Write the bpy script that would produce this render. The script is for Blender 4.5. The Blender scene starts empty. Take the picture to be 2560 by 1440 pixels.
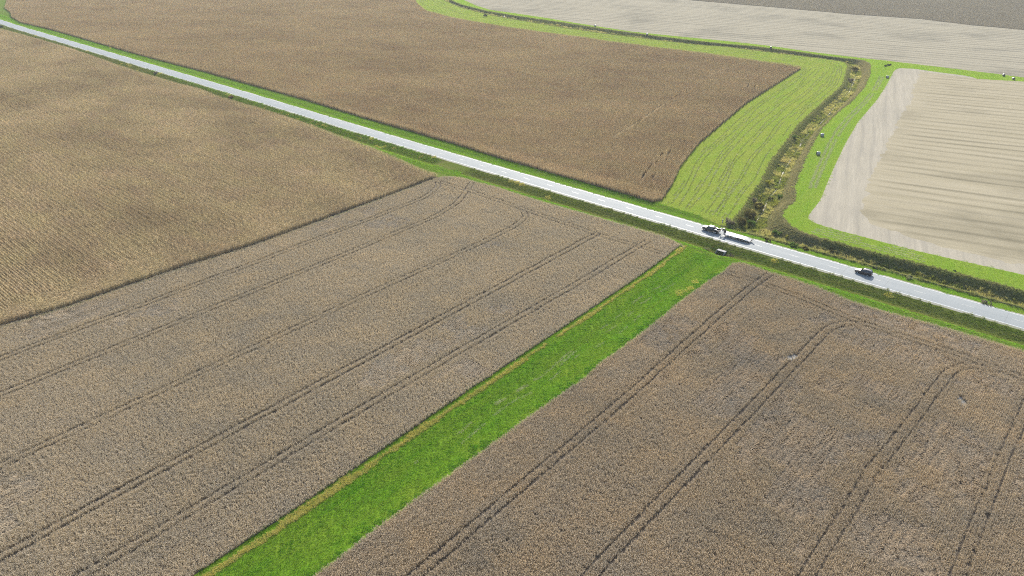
import bpy, bmesh, math, random
import numpy as np
from mathutils import Vector, Matrix
from mathutils.geometry import delaunay_2d_cdt

S = bpy.context.scene
COL = S.collection
R = math.radians
rng = np.random.default_rng(7)
random.seed(7)

# ------------------------------------------------------------------ camera
HFOV, PITCH, CAM_H = R(70.5), R(28.25), 99.6
cam = bpy.data.cameras.new("drone_camera")
cam.sensor_fit = 'HORIZONTAL'
cam.angle = HFOV
cam.clip_start, cam.clip_end = 1.0, 20000.0
cam_o = bpy.data.objects.new("drone_camera", cam)
cam_o.location = (0, 0, CAM_H)
cam_o.rotation_euler = (math.pi / 2 - PITCH, 0, 0)
COL.objects.link(cam_o)
S.camera = cam_o

# ------------------------------------------------------------------ light
SUN_EL = R(30.0)
SUN_AZ = R(10.0)          # clockwise from +Y (straight ahead of the camera)
world = bpy.data.worlds.new("World")
S.world = world
world.use_nodes = True
wn = world.node_tree
wn.nodes.clear()
sky = wn.nodes.new('ShaderNodeTexSky')
sky.sky_type = 'NISHITA'
sky.sun_disc = False
sky.sun_elevation = SUN_EL
sky.sun_rotation = SUN_AZ
sky.air_density, sky.dust_density, sky.ozone_density = 1.0, 1.6, 1.0
bg = wn.nodes.new('ShaderNodeBackground')
bg.inputs['Strength'].default_value = 0.13
wo = wn.nodes.new('ShaderNodeOutputWorld')
wn.links.new(sky.outputs[0], bg.inputs['Color'])
wn.links.new(bg.outputs[0], wo.inputs['Surface'])
sun = bpy.data.lights.new("sun", 'SUN')
sun.energy = 4.2
sun.angle = R(0.6)
sun.color = (1.0, 0.95, 0.87)
sun_o = bpy.data.objects.new("sun", sun)
sd_ = Vector((math.sin(SUN_AZ) * math.cos(SUN_EL), math.cos(SUN_AZ) * math.cos(SUN_EL), math.sin(SUN_EL)))
sun_o.rotation_euler = sd_.to_track_quat('Z', 'Y').to_euler()
sun_o.location = (0, 200, 300)
COL.objects.link(sun_o)

S.view_settings.view_transform = 'Standard'
S.view_settings.look = 'None'
S.view_settings.gamma = 1.0
S.view_settings.exposure = 1.0
S.render.engine = 'CYCLES'
S.cycles.use_denoising = False
S.cycles.filter_width = 1.05
S.cycles.max_bounces = 6
S.cycles.diffuse_bounces = 3
S.cycles.transmission_bounces = 4
S.cycles.transparent_max_bounces = 6
S.cycles.sample_clamp_indirect = 4.0

# ------------------------------------------------------------------ survey: photo pixel -> point on the land
F_ = 1280 / math.tan(HFOV / 2)
CP, SP = math.cos(PITCH), math.sin(PITCH)


def at(px, py, z=0.0):
    x = (px - 1280) / F_
    y = -(py - 720) / F_
    t = (CAM_H - z) / (SP - y * CP)
    return np.array([x * t, (CP + y * SP) * t])


def chain(pts, z=0.0):
    return np.array([at(a, b, z) for a, b in pts])


ROAD_O = at(1055, 374.5)
_rb = at(2305, 736)
RD = (_rb - ROAD_O) / np.linalg.norm(_rb - ROAD_O)      # along the road, towards the right
RN = np.array([RD[1], -RD[0]])                          # across the road, towards the camera
ROAD_ANG = math.atan2(RD[1], RD[0])
_ru = np.array([-760, -640, -574, -527, -430, -360, -247, -150, -60, 0, 100, 460.])
_rs = np.array([-30, -16, -11.5, -9.8, -8.4, -7.4, -5.7, -4.2, -1.9, -0.7, 0, 0])


def s0(u):
    u = np.asarray(u, float)
    o = np.zeros_like(u)
    for k in (-30, -15, 0, 15, 30):
        o += np.interp(u + k, _ru, _rs)
    return o / 5


def us(P):
    Q = np.asarray(P, float) - ROAD_O
    return Q @ RD, Q @ RN


def rw(u, sd):
    """road coordinates (along u, signed distance sd from the centre line) -> world xy"""
    u = np.asarray(u, float)
    s = np.asarray(sd, float) + s0(u)
    return ROAD_O + np.multiply.outer(u, RD) + np.multiply.outer(s, RN)


def resample(P, step):
    P = np.asarray(P, float)
    L = np.concatenate([[0], np.cumsum(np.linalg.norm(np.diff(P, axis=0), axis=1))])
    n = max(2, int(round(L[-1] / step)) + 1)
    t = np.linspace(0, L[-1], n)
    return np.stack([np.interp(t, L, P[:, 0]), np.interp(t, L, P[:, 1])], 1)


def smooth(P, step=3.0, k=2):
    P = resample(P, step)
    for _ in range(k):
        Q = P.copy()
        Q[1:-1] = (P[:-2] + 2 * P[1:-1] + P[2:]) / 4
        P = Q
    return P


def seg_dist(P, C):
    """distance from points P to polyline C"""
    P = np.asarray(P, float)
    out = np.full(len(P), 1e9)
    A, B = C[:-1], C[1:]
    D = B - A
    L2 = (D ** 2).sum(1) + 1e-9
    for i in range(0, len(P), 20000):
        p = P[i:i + 20000]
        w = p[:, None, :] - A[None]
        t = np.clip((w * D[None]).sum(2) / L2[None], 0, 1)
        q = w - t[..., None] * D[None]
        out[i:i + 20000] = np.sqrt((q ** 2).sum(2)).min(1)
    return out


def inside(P, poly):
    P = np.asarray(P, float)
    x, y = P[:, 0], P[:, 1]
    c = np.zeros(len(P), bool)
    a = np.asarray(poly)
    b = np.roll(a, -1, 0)
    for (x0, y0), (x1, y1) in zip(a, b):
        if y0 == y1:
            continue
        m = (y0 > y) != (y1 > y)
        c ^= m & (x < (x1 - x0) * (y - y0) / (y1 - y0) + x0)
    return c


def closed(P):
    return np.concatenate([P, P[:1]])


def sstep(a, b, x):
    t = np.clip((x - a) / (b - a), 0, 1)
    return t * t * (3 - 2 * t)


# value noise for scatter decisions
_vn = rng.random((256, 256))


def vnoise(P, scale, off=0.0):
    p = np.asarray(P) / scale + 1000.3 + off
    i = np.floor(p).astype(int)
    f = p - i
    f = f * f * (3 - 2 * f)
    a = _vn[i[:, 0] % 256, i[:, 1] % 256]
    b = _vn[(i[:, 0] + 1) % 256, i[:, 1] % 256]
    c = _vn[i[:, 0] % 256, (i[:, 1] + 1) % 256]
    d = _vn[(i[:, 0] + 1) % 256, (i[:, 1] + 1) % 256]
    return (a * (1 - f[:, 0]) + b * f[:, 0]) * (1 - f[:, 1]) + (c * (1 - f[:, 0]) + d * f[:, 0]) * f[:, 1]


# ------------------------------------------------------------------ survey lines
VIEW = chain([(-330, 1720), (2890, 1720), (2890, -45), (-330, -45)])

# corn field on the left
cornA_top = chain([(-160, 30), (0, 70), (100, 96), (160, 111), (207, 128), (275, 154), (360, 181), (425, 200), (515, 225), (545, 238), (575, 246), (640, 264),
                   (715, 287), (800, 317), (890, 352), (925, 364), (962, 380), (1007, 398), (1040, 414), (1080, 427), (1094, 434)], 2.0)
cornA_low = chain([(1096, 438), (900, 510), (640, 605), (425, 672), (160, 762), (0, 809), (-160, 856)], 0.8)
CORN_A = np.concatenate([smooth(cornA_top, 4, 1), cornA_low])
# corn field across the road
cb_road = chain([(11, 17), (26, 29), (28, 40), (50, 52), (140, 73), (225, 97.5), (300, 119), (400, 146), (500, 170.5), (640, 209), (765, 243), (915, 289), (1015, 317), (1135, 351.5),
                 (1275, 394), (1400, 429), (1540, 468.5), (1632, 495)], 1.75)
cb_edge = chain([(1655, 501), (1668, 482), (1682, 460), (1702, 415), (1745, 362), (1800, 315), (1865, 260), (1940, 212), (2003, 172)], 0.0)
cb_far = chain([(1995, 163), (1890, 149), (1765, 131), (1640, 116), (1530, 102), (1405, 84), (1280, 68), (1215, 57), (1130, 42), (1065, 25), (1040, 4), (1030, -40)], 1.75)
CB_EDGE = np.concatenate([smooth(cb_edge, 4, 1), smooth(cb_far, 6, 1)])
CORN_B = np.concatenate([smooth(cb_road, 4, 1), CB_EDGE, chain([(30, -42), (16, 0)], 1.75)])
# soybean fields
soyA_road = chain([(1100, 440), (1132, 438), (1162, 442), (1182, 451), (1210, 459), (1230, 461), (1300, 485), (1400, 515), (1475, 535), (1540, 554), (1600, 571), (1675, 592), (1703, 609), (1713, 620)], 0.7)
soyA_way = np.array([ROAD_O + RD * u_ + RN * s_ for u_, s_ in [(138.7, 14.5), (139.6, 22), (140.5, 40), (140.9, 70), (141.1, 100), (141.4, 127), (142.0, 150), (142.3, 170), (142.0, 190), (142.0, 235)]])
SOY_A = np.concatenate([smooth(soyA_road, 3, 1), smooth(soyA_way, 3, 2), chain([(-330, 1610), (-330, 905)]), (cornA_low + RD * 1.1)[::-1][:-1]])
soyB_way = chain([(620, 1545), (770, 1440), (837, 1395), (920, 1327), (987, 1280), (1040, 1240), (1100, 1198), (1165, 1150), (1262, 1080), (1325, 1032), (1387, 990), (1445, 950), (1475, 932), (1492, 907), (1540, 875),
                  (1600, 830), (1645, 797), (1687, 759), (1722, 733), (1750, 713), (1780, 690), (1806, 680), (1815, 666), (1833, 654)], 0.75)
soyB_road = chain([(1855, 653), (1915, 675), (1990, 696), (2065, 722), (2120, 748), (2200, 772), (2295, 797), (2420, 833), (2560, 874), (2890, 968)], 0.7)
SOY_B = np.concatenate([smooth(soyB_way, 2.5, 1), smooth(soyB_road, 3, 2), chain([(2890, 1610), (520, 1610)])])
# hay meadow west of the creek, and the creek banks
w_bank = chain([(1822, 566), (1855, 522), (1880, 484), (1905, 452), (1922, 410), (1960, 362), (1995, 312), (2052, 260), (2090, 228), (2107, 212), (2115, 182), (2120, 166), (2112, 155), (2065, 148), (1990, 139), (1890, 127),
                (1815, 117), (1740, 112), (1655, 102), (1530, 87), (1405, 69), (1280, 48), (1215, 36), (1152, 19), (1112, 2), (1085, -30)])
e_bank = chain([(1092, -60), (1113, -30), (1128, 0), (1152, 11), (1215, 27), (1280, 38), (1405, 56), (1530, 75), (1655, 92), (1740, 102), (1815, 110), (1890, 116), (1990, 129), (2065, 140), (2120, 147), (2160, 150), (2176, 160), (2175, 187), (2160, 220), (2127, 255),
                (2090, 285), (2050, 325), (2030, 362), (2007, 412), (1990, 455), (1985, 470), (1990, 492), (1991, 505), (1967, 515), (1953, 530), (1960, 550), (1987, 575), (2025, 588), (2075, 600), (2170, 627), (2295, 658),
                (2395, 684), (2470, 702), (2560, 728), (2890, 822)])
W_BANK, E_BANK = smooth(w_bank, 3, 2), smooth(e_bank, 3, 2)
s_bank = rw(np.array([300., 262, 240, 215, 190, 172, 160, 152, 147, 140]), np.array([-9.6, -9.6, -9.6, -9.6, -9.4, -9.0, -8.6, -8.2, -8.2, -8.2]))
CREEK = np.concatenate([W_BANK, E_BANK, s_bank])
BANKS = [W_BANK, E_BANK, s_bank]
creek_c1 = chain([(1096, -50), (1120, 1), (1152, 15), (1215, 32), (1280, 43), (1405, 63), (1530, 82), (1655, 97), (1740, 108), (1815, 114), (1890, 123), (1990, 135), (2065, 144), (2125, 153), (2142, 168), (2140, 185), (2125, 220), (2090, 255), (2070, 280), (2010, 335), (2000, 355),
                  (1962, 412), (1947, 455), (1925, 480), (1905, 522), (1880, 555), (1843, 578)])
creek_c2 = np.concatenate([chain([(1880, 560)]), rw(np.array([162., 170, 185, 215, 240, 300]), np.array([-12.6, -13.4, -14.4, -14.2, -14.2, -14.2]))])
CREEK_C = [smooth(creek_c1, 3, 2), smooth(creek_c2, 3, 1)]
# harvested fields
stubE_l = chain([(2470, 182 + 23), (2420, 190), (2320, 177), (2290, 172), (2246, 170), (2235, 177), (2215, 215), (2192, 250), (2145, 305), (2113, 360), (2082, 425), (2050, 502), (2020, 540), (2016, 548), (2045, 561), (2095, 576),
                 (2170, 595), (2270, 622), (2370, 645), (2470, 667), (2560, 687), (2890, 765)])
STUB_E = np.concatenate([chain([(2890, 245), (2560, 204)]), smooth(stubE_l, 3, 1)[3:]])
stubN_low = chain([(1090, -60), (1130, -20), (1160, 0), (1190, 14), (1227, 25), (1280, 32), (1360, 44), (1455, 60), (1580, 79), (1705, 92), (1830, 104), (1920, 114), (2045, 132), (2145, 144), (2245, 155), (2370, 170), (2470, 182), (2560, 194), (2890, 236)])
stubN_up = chain([(2890, 120), (2560, 75), (2420, 62), (2295, 47), (2120, 35), (1920, 17), (1717, 0), (1500, -21), (1400, -30)])
STUB_N = np.concatenate([smooth(stubN_low, 4, 1), stubN_up, chain([(1390, -60)])])
_hin = smooth(chain([(2890, 735), (2560, 662), (2470, 642), (2370, 618), (2270, 592), (2190, 566), (2160, 540), (2155, 505), (2175, 450), (2220, 350), (2252, 300), (2280, 247), (2302, 178)]), 1.6, 5)
_hin = _hin + rng.normal(0, 0.45, _hin.shape) + (np.stack([vnoise(_hin, 6.0), vnoise(_hin, 6.0, 50)], 1) - 0.5) * 3.5
HEAD = np.concatenate([smooth(stubE_l, 3, 1)[3:], _hin])
FAR_FIELD = np.concatenate([stubN_up, chain([(1390, -60), (2890, -60)])])
MEADOW = np.concatenate([W_BANK, CB_EDGE[::-1], rw(np.array([103., 118, 130, 141]), np.array([-12.5, -12.5, -11.5, -9.0]))])
EAST = np.concatenate([E_BANK, chain([(2890, 765)]), smooth(stubE_l, 3, 1)[3:][::-1], chain([(2560, 204), (2890, 245), (2890, 236)]), smooth(stubN_low, 4, 1)[::-1]])
WATERWAY = np.concatenate([smooth(soyA_way, 3, 2), chain([(520, 1610)]), smooth(soyB_way, 2.5, 1)])


def road_poly(sa, sb, u0=-700, u1=330, step=3.0):
    u = np.arange(u0, u1, step)
    return np.concatenate([rw(u, np.full(len(u), sa)), rw(u[::-1], np.full(len(u), sb))])


ROAD = road_poly(-3.95, 3.95)
SHOULDER = road_poly(-4.75, 5.0)
DITCH = np.concatenate([road_poly(4.9, 11.6, -700, 20), road_poly(4.9, 11.6, 36, 330)])

# ------------------------------------------------------------------ height of the land
CULV = rw(150.5, 9.9)


def height(P):
    P = np.atleast_2d(np.asarray(P, float))
    u, s = us(P)
    sd = s - s0(u)
    near = np.interp(sd, [0, 3.95, 5.0, 9.3, 10.3, 13.3, 15], [0.5, 0.42, 0.36, -0.85, -0.85, 0.0, 0])
    # the grassed entrance into the fields crosses the near ditch
    ent = sstep(17, 22, u) * (1 - sstep(33, 38, u))
    near = near * (1 - ent) + np.maximum(near, np.interp(sd, [0, 5, 12, 15], [0.5, 0.36, 0.1, 0])) * ent
    far = np.interp(-sd, [0, 3.95, 4.75, 8.2, 9.0, 11.5, 13], [0.5, 0.42, 0.36, -0.25, -0.25, 0.0, 0])
    z = np.where(sd > 0, near, far)
    z = np.where(np.abs(sd) > 15, 0.0, z)
    # creek trench
    m = inside(P, CREEK)
    if m.any():
        q = P[m]
        db = np.minimum.reduce([seg_dist(q, b) for b in BANKS])
        dc = np.minimum.reduce([seg_dist(q, c) for c in CREEK_C])
        t = dc / (dc + db + 1e-6)
        d = 2.7 * (1 - sstep(0.3, 0.96, t)) * np.clip(db / 1.2, 0, 1) ** 0.6
        d *= 1 + 0.25 * (vnoise(q, 6.0) - 0.5)
        k = sstep(5.0, 8.6, np.abs(sd[m]))
        z[m] = z[m] * (1 - sstep(8, 10, np.abs(sd[m])))- d * k
    # swale of the grassed waterway and the scoured hollow at the culvert mouth
    z = z - 0.55 * np.exp(-((u - 152.5) / 6.0) ** 2) * sstep(8, 14, s)
    cc = P - CULV
    cu, cs_ = cc @ RD, cc @ RN
    z = z - 0.75 * np.exp(-(cu / 3.2) ** 2 - ((cs_ - 0.4) / 2.4) ** 2)
    return z


def hz(x, y):
    return float(height([(x, y)])[0])


# ------------------------------------------------------------------ object helpers
def props(o, label=None, cat=None, group=None, kind=None):
    if label: o['label'] = label
    if cat: o['category'] = cat
    if group: o['group'] = group
    if kind: o['kind'] = kind
    return o


def mesh_np(name, V, Fq, mat=None, smooth_shade=False):
    me = bpy.data.meshes.new(name)
    V = np.asarray(V, np.float32)
    Fq = np.asarray(Fq, np.int32)
    n, k = Fq.shape
    me.vertices.add(len(V))
    me.vertices.foreach_set('co', V.ravel())
    me.loops.add(n * k)
    me.loops.foreach_set('vertex_index', Fq.ravel())
    me.polygons.add(n)
    me.polygons.foreach_set('loop_start', np.arange(0, n * k, k, dtype=np.int32))
    me.polygons.foreach_set('use_smooth', np.full(n, smooth_shade))
    me.update(calc_edges=True)
    if mat: me.materials.append(mat)
    return me


def link(name, me, parent=None, loc=None, rotz=None):
    o = bpy.data.objects.new(name, me)
    COL.objects.link(o)
    if parent is not None: o.parent = parent
    if loc is not None: o.location = loc
    if rotz is not None: o.rotation_euler = (0, 0, rotz)
    return o


def empty(name, loc, rotz, label, cat, group=None):
    o = bpy.data.objects.new(name, None)
    o.empty_display_size = 0.3
    COL.objects.link(o)
    o.location = loc
    o.rotation_euler = (0, 0, rotz)
    return props(o, label, cat, group)


def bm_obj(name, bm, mat, parent=None, smooth_shade=False, bevel=0.0):
    me = bpy.data.meshes.new(name)
    bmesh.ops.recalc_face_normals(bm, faces=bm.faces)
    bm.to_mesh(me)
    bm.free()
    me.materials.append(mat)
    if smooth_shade:
        for p in me.polygons: p.use_smooth = True
    o = link(name, me, parent)
    if bevel:
        b = o.modifiers.new('bevel', 'BEVEL')
        b.width = bevel
        b.segments = 2
        b.limit_method = 'ANGLE'
    return o


def add_box(bm, x0, x1, y0, y1, z0, z1):
    v = [bm.verts.new((x, y, z)) for z in (z0, z1) for y in (y0, y1) for x in (x0, x1)]
    for f in ((0, 2, 3, 1), (4, 5, 7, 6), (0, 1, 5, 4), (2, 6, 7, 3), (0, 4, 6, 2), (1, 3, 7, 5)):
        bm.faces.new([v[i] for i in f])


def add_prism(bm, pts, axis_pts):
    """extrude polygon pts (x,z) between y0 and y1"""
    y0, y1 = axis_pts
    a = [bm.verts.new((x, y0, z)) for x, z in pts]
    b = [bm.verts.new((x, y1, z)) for x, z in pts]
    bm.faces.new(a)
    bm.faces.new(b[::-1])
    n = len(pts)
    for i in range(n):
        bm.faces.new((a[i], b[i], b[(i + 1) % n], a[(i + 1) % n]))


def add_cyl(bm, c, r, y0, y1, n=20, axis='y', r2=None):
    r2 = r if r2 is None else r2
    A, B = [], []
    for i in range(n):
        a = 2 * math.pi * i / n
        p, q = math.cos(a), math.sin(a)
        if axis == 'y':
            A.append(bm.verts.new((c[0] + r * p, y0, c[1] + r * q)))
            B.append(bm.verts.new((c[0] + r2 * p, y1, c[1] + r2 * q)))
        else:
            A.append(bm.verts.new((c[0] + r * p, c[1] + r * q, y0)))
            B.append(bm.verts.new((c[0] + r2 * p, c[1] + r2 * q, y1)))
    bm.faces.new(A)
    bm.faces.new(B[::-1])
    for i in range(n):
        bm.faces.new((A[i], B[i], B[(i + 1) % n], A[(i + 1) % n]))


# ------------------------------------------------------------------ materials
class NT:
    def __init__(self, name):
        self.m = bpy.data.materials.new(name)
        self.m.use_nodes = True
        self.t = self.m.node_tree
        self.t.nodes.clear()
        self.out = self.n('ShaderNodeOutputMaterial')

    def n(self, typ, **kw):
        x = self.t.nodes.new(typ)
        for k, v in kw.items(): setattr(x, k, v)
        return x

    def l(self, a, b): self.t.links.new(a, b)

    def val(self, sock, v):
        if isinstance(v, bpy.types.NodeSocket): self.l(v, sock)
        else: sock.default_value = v

    def pos(self, rot=0.0, scale=(1, 1, 1)):
        g = self.n('ShaderNodeNewGeometry')
        vr = self.n('ShaderNodeVectorRotate', rotation_type='Z_AXIS')
        vr.inputs['Angle'].default_value = -rot
        self.l(g.outputs['Position'], vr.inputs['Vector'])
        m = self.n('ShaderNodeVectorMath', operation='MULTIPLY')
        self.l(vr.outputs[0], m.inputs[0])
        m.inputs[1].default_value = scale
        return m.outputs[0]

    def noise(self, vec, scale=1.0, detail=3.0, rough=0.55, lo=0.3, hi=0.7):
        x = self.n('ShaderNodeTexNoise')
        x.inputs['Scale'].default_value = scale
        x.inputs['Detail'].default_value = detail
        x.inputs['Roughness'].default_value = rough
        self.l(vec, x.inputs['Vector'])
        r = self.n('ShaderNodeMapRange')
        r.inputs['From Min'].default_value, r.inputs['From Max'].default_value = lo, hi
        self.l(x.outputs['Fac'], r.inputs['Value'])
        return r.outputs[0]

    def mix(self, f, a, b, blend='MIX'):
        x = self.n('ShaderNodeMix', data_type='RGBA', blend_type=blend)
        x.clamp_factor = True
        self.val(x.inputs['Factor'], f)
        for i, c in ((6, a), (7, b)):
            if isinstance(c, bpy.types.NodeSocket): self.l(c, x.inputs[i])
            else: x.inputs[i].default_value = (*c, 1) if len(c) == 3 else c
        return x.outputs[2]

    def math(self, op, a, b=0.0):
        x = self.n('ShaderNodeMath', operation=op)
        self.val(x.inputs[0], a)
        self.val(x.inputs[1], b)
        return x.outputs[0]

    def attr(self, name):
        x = self.n('ShaderNodeAttribute', attribute_name=name)
        return x.outputs['Fac']

    def principled(self, col, rough=0.8, spec=0.3, normal=None, metal=0.0, coat=0.0):
        p = self.n('ShaderNodeBsdfPrincipled')
        if isinstance(col, bpy.types.NodeSocket): self.l(col, p.inputs['Base Color'])
        else: p.inputs['Base Color'].default_value = (*col, 1)
        self.val(p.inputs['Roughness'], rough)
        p.inputs['Specular IOR Level'].default_value = spec
        p.inputs['Metallic'].default_value = metal
        p.inputs['Coat Weight'].default_value = coat
        if normal is not None: self.l(normal, p.inputs['Normal'])
        self.l(p.outputs[0], self.out.inputs['Surface'])
        return self.m

    def bump(self, h, strength=0.5, dist=0.1):
        b = self.n('ShaderNodeBump')
        b.inputs['Strength'].default_value = strength
        b.inputs['Distance'].default_value = dist
        self.l(h, b.inputs['Height'])
        return b.outputs[0]

    def leafy(self, col, tcol, fac):
        d = self.n('ShaderNodeBsdfDiffuse')
        t = self.n('ShaderNodeBsdfTranslucent')
        self.val(d.inputs['Color'], col)
        self.val(t.inputs['Color'], tcol)
        m = self.n('ShaderNodeMixShader')
        m.inputs[0].default_value = fac
        self.l(d.outputs[0], m.inputs[1])
        self.l(t.outputs[0], m.inputs[2])
        self.l(m.outputs[0], self.out.inputs['Surface'])
        return self.m


def plain(name, col, rough=0.6, spec=0.4, metal=0.0, coat=0.0):
    return NT(name).principled(col, rough, spec, None, metal, coat)


def veg(name, ca, cb, cc, s_big=0.025, s_mid=0.25, rot=0.0, stretch=(1, 1, 1), transl=0.4, tboost=1.3, tlo=0.65):
    """leaf material: two broad colours by place, one more by plant"""
    k = NT(name)
    p = k.pos(rot, stretch)
    a = k.noise(p, s_big, 4)
    b = k.noise(p, s_mid, 3)
    c = k.mix(a, ca, cb)
    c = k.mix(k.math('MULTIPLY', b, 0.6), c, cc)
    t = k.attr('tint')
    dark = k.mix(1.0, c, (tlo, tlo * 0.98, tlo * 0.95), 'MULTIPLY')
    lite = k.mix(1.0, c, (2 - tlo, 2 - tlo, 1.97 - tlo), 'MULTIPLY')
    c = k.mix(t, dark, lite)
    tc = k.mix(1.0, c, (tboost, tboost, tboost * 0.8), 'MULTIPLY')
    return k.leafy(c, tc, transl)


def grass_floor(name, ca, cb, cc, rot, stretch=(0.12, 1.2, 1), s_mid=0.6, fine=3.0):
    k = NT(name)
    p = k.pos(rot, stretch)
    q = k.pos()
    a = k.noise(p, s_mid, 4)
    b = k.noise(q, 0.08, 4)
    c = k.mix(a, ca, cb)
    c = k.mix(k.math('MULTIPLY', b, 0.7), c, cc)
    f = k.noise(q, fine, 3)
    c = k.mix(f, k.mix(1.0, c, (0.7, 0.7, 0.7), 'MULTIPLY'), k.mix(1.0, c, (1.25, 1.25, 1.25), 'MULTIPLY'))
    return k.principled(c, 1.0, 0.0, k.bump(f, 0.6, 0.08))


M = {}
M['corn'] = veg('dry_corn_leaf', (0.53, 0.41, 0.255), (0.30, 0.215, 0.13), (0.54, 0.45, 0.24), 0.035, 0.14, tlo=0.45, rot=ROAD_ANG, stretch=(0.5, 1.0, 1), transl=0.17, tboost=1.15)
M['corn_brown'] = veg('dry_brown_corn_leaf', (0.51, 0.38, 0.225), (0.375, 0.26, 0.15), (0.51, 0.41, 0.215), 0.02, 0.09, tlo=0.45, rot=R(66), stretch=(1.0, 0.6, 1), transl=0.16, tboost=1.15)
M['soy_brown'] = veg('dry_brown_soybean_stem', (0.43, 0.355, 0.27), (0.29, 0.25, 0.20), (0.53, 0.395, 0.245), 0.022, 0.09, tlo=0.74, transl=0.26, tboost=1.15)
M['soy'] = veg('dry_soybean_stem', (0.48, 0.405, 0.31), (0.375, 0.325, 0.26), (0.52, 0.415, 0.28), 0.022, 0.11, tlo=0.76, transl=0.28, tboost=1.15)
M['far_crop'] = veg('far_dry_crop', (0.31, 0.275, 0.225), (0.26, 0.225, 0.185), (0.33, 0.285, 0.22), 0.012, 0.06, transl=0.2)
M['way'] = veg('waterway_grass_blade', (0.05, 0.19, 0.014), (0.15, 0.30, 0.024), (0.27, 0.32, 0.055), 0.12, 0.6, ROAD_ANG + math.pi / 2, (0.06, 1, 1), 0.5, 1.5)
M['verge'] = veg('verge_grass_blade', (0.10, 0.265, 0.012), (0.15, 0.285, 0.02), (0.20, 0.27, 0.04), 0.05, 0.4, ROAD_ANG, (0.12, 1, 1), 0.5, 1.6)
M['meadow'] = veg('meadow_grass_blade', (0.17, 0.295, 0.04), (0.25, 0.315, 0.06), (0.33, 0.32, 0.105), 0.09, 0.45, R(62), (0.08, 1, 1), 0.5, 1.5)
M['east'] = veg('strip_grass_blade', (0.17, 0.32, 0.025), (0.235, 0.36, 0.035), (0.30, 0.36, 0.07), 0.09, 0.45, R(62), (0.08, 1, 1), 0.5, 1.5)
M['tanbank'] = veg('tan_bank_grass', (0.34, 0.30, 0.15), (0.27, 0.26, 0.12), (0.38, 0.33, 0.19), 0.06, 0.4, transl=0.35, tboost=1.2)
M['drygrass'] = veg('dry_creek_grass', (0.46, 0.40, 0.16), (0.30, 0.33, 0.09), (0.52, 0.45, 0.21), 0.08, 0.5, transl=0.45, tboost=1.3)
M['bankgrass'] = veg('bank_grass', (0.26, 0.265, 0.105), (0.17, 0.22, 0.06), (0.31, 0.275, 0.14), 0.08, 0.5, transl=0.4, tboost=1.2)
M['lush'] = veg('lush_grass_blade', (0.075, 0.225, 0.018), (0.12, 0.275, 0.022), (0.18, 0.285, 0.04), 0.1, 0.5, transl=0.45, tboost=1.4)
M['brush'] = veg('creek_brush', (0.17, 0.24, 0.045), (0.25, 0.27, 0.06), (0.32, 0.28, 0.09), 0.1, 0.6, transl=0.4, tboost=1.3)
M['ditch'] = veg('ditch_grass', (0.165, 0.225, 0.038), (0.125, 0.20, 0.026), (0.26, 0.225, 0.085), 0.1, 0.55, ROAD_ANG, (0.07, 1, 1), 0.4, 1.3)
M['strawgrass'] = veg('straw_grass', (0.52, 0.45, 0.12), (0.40, 0.39, 0.08), (0.56, 0.49, 0.20), 0.1, 0.6, transl=0.45, tboost=1.2)
M['pale_hay'] = veg('pale_cut_hay', (0.44, 0.45, 0.25), (0.38, 0.42, 0.19), (0.49, 0.48, 0.30), 0.1, 0.8, transl=0.3, tboost=1.1)
M['hay'] = veg('cut_hay', (0.27, 0.29, 0.10), (0.20, 0.23, 0.065), (0.34, 0.33, 0.16), 0.1, 0.8, transl=0.3, tboost=1.1)


def soil_mat():
    k = NT('field_soil')
    q = k.pos()
    c = k.mix(k.noise(q, 0.5, 5), (0.075, 0.06, 0.043), (0.125, 0.10, 0.075))
    return k.principled(c, 0.95, 0.1, k.bump(k.noise(q, 3.0, 3), 0.6, 0.06))


M['soil'] = soil_mat()
M['way_floor'] = grass_floor('waterway_grass_floor', (0.06, 0.165, 0.008), (0.10, 0.195, 0.012), (0.14, 0.18, 0.02), ROAD_ANG + math.pi / 2)
M['verge_floor'] = grass_floor('verge_grass_floor', (0.07, 0.15, 0.012), (0.10, 0.155, 0.02), (0.13, 0.14, 0.035), ROAD_ANG)
M['ditch_floor'] = grass_floor('ditch_floor', (0.095, 0.125, 0.02), (0.075, 0.115, 0.016), (0.14, 0.13, 0.045), ROAD_ANG)
M['meadow_floor'] = grass_floor('meadow_floor', (0.155, 0.245, 0.028), (0.2, 0.255, 0.035), (0.235, 0.245, 0.05), R(62))
M['east_floor'] = grass_floor('strip_floor', (0.13, 0.235, 0.022), (0.17, 0.245, 0.028), (0.2, 0.24, 0.045), R(62))
M['creek_floor'] = grass_floor('creek_bank_floor', (0.11, 0.115, 0.05), (0.15, 0.14, 0.07), (0.09, 0.12, 0.035), 0.6, (0.6, 0.6, 1))


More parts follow.
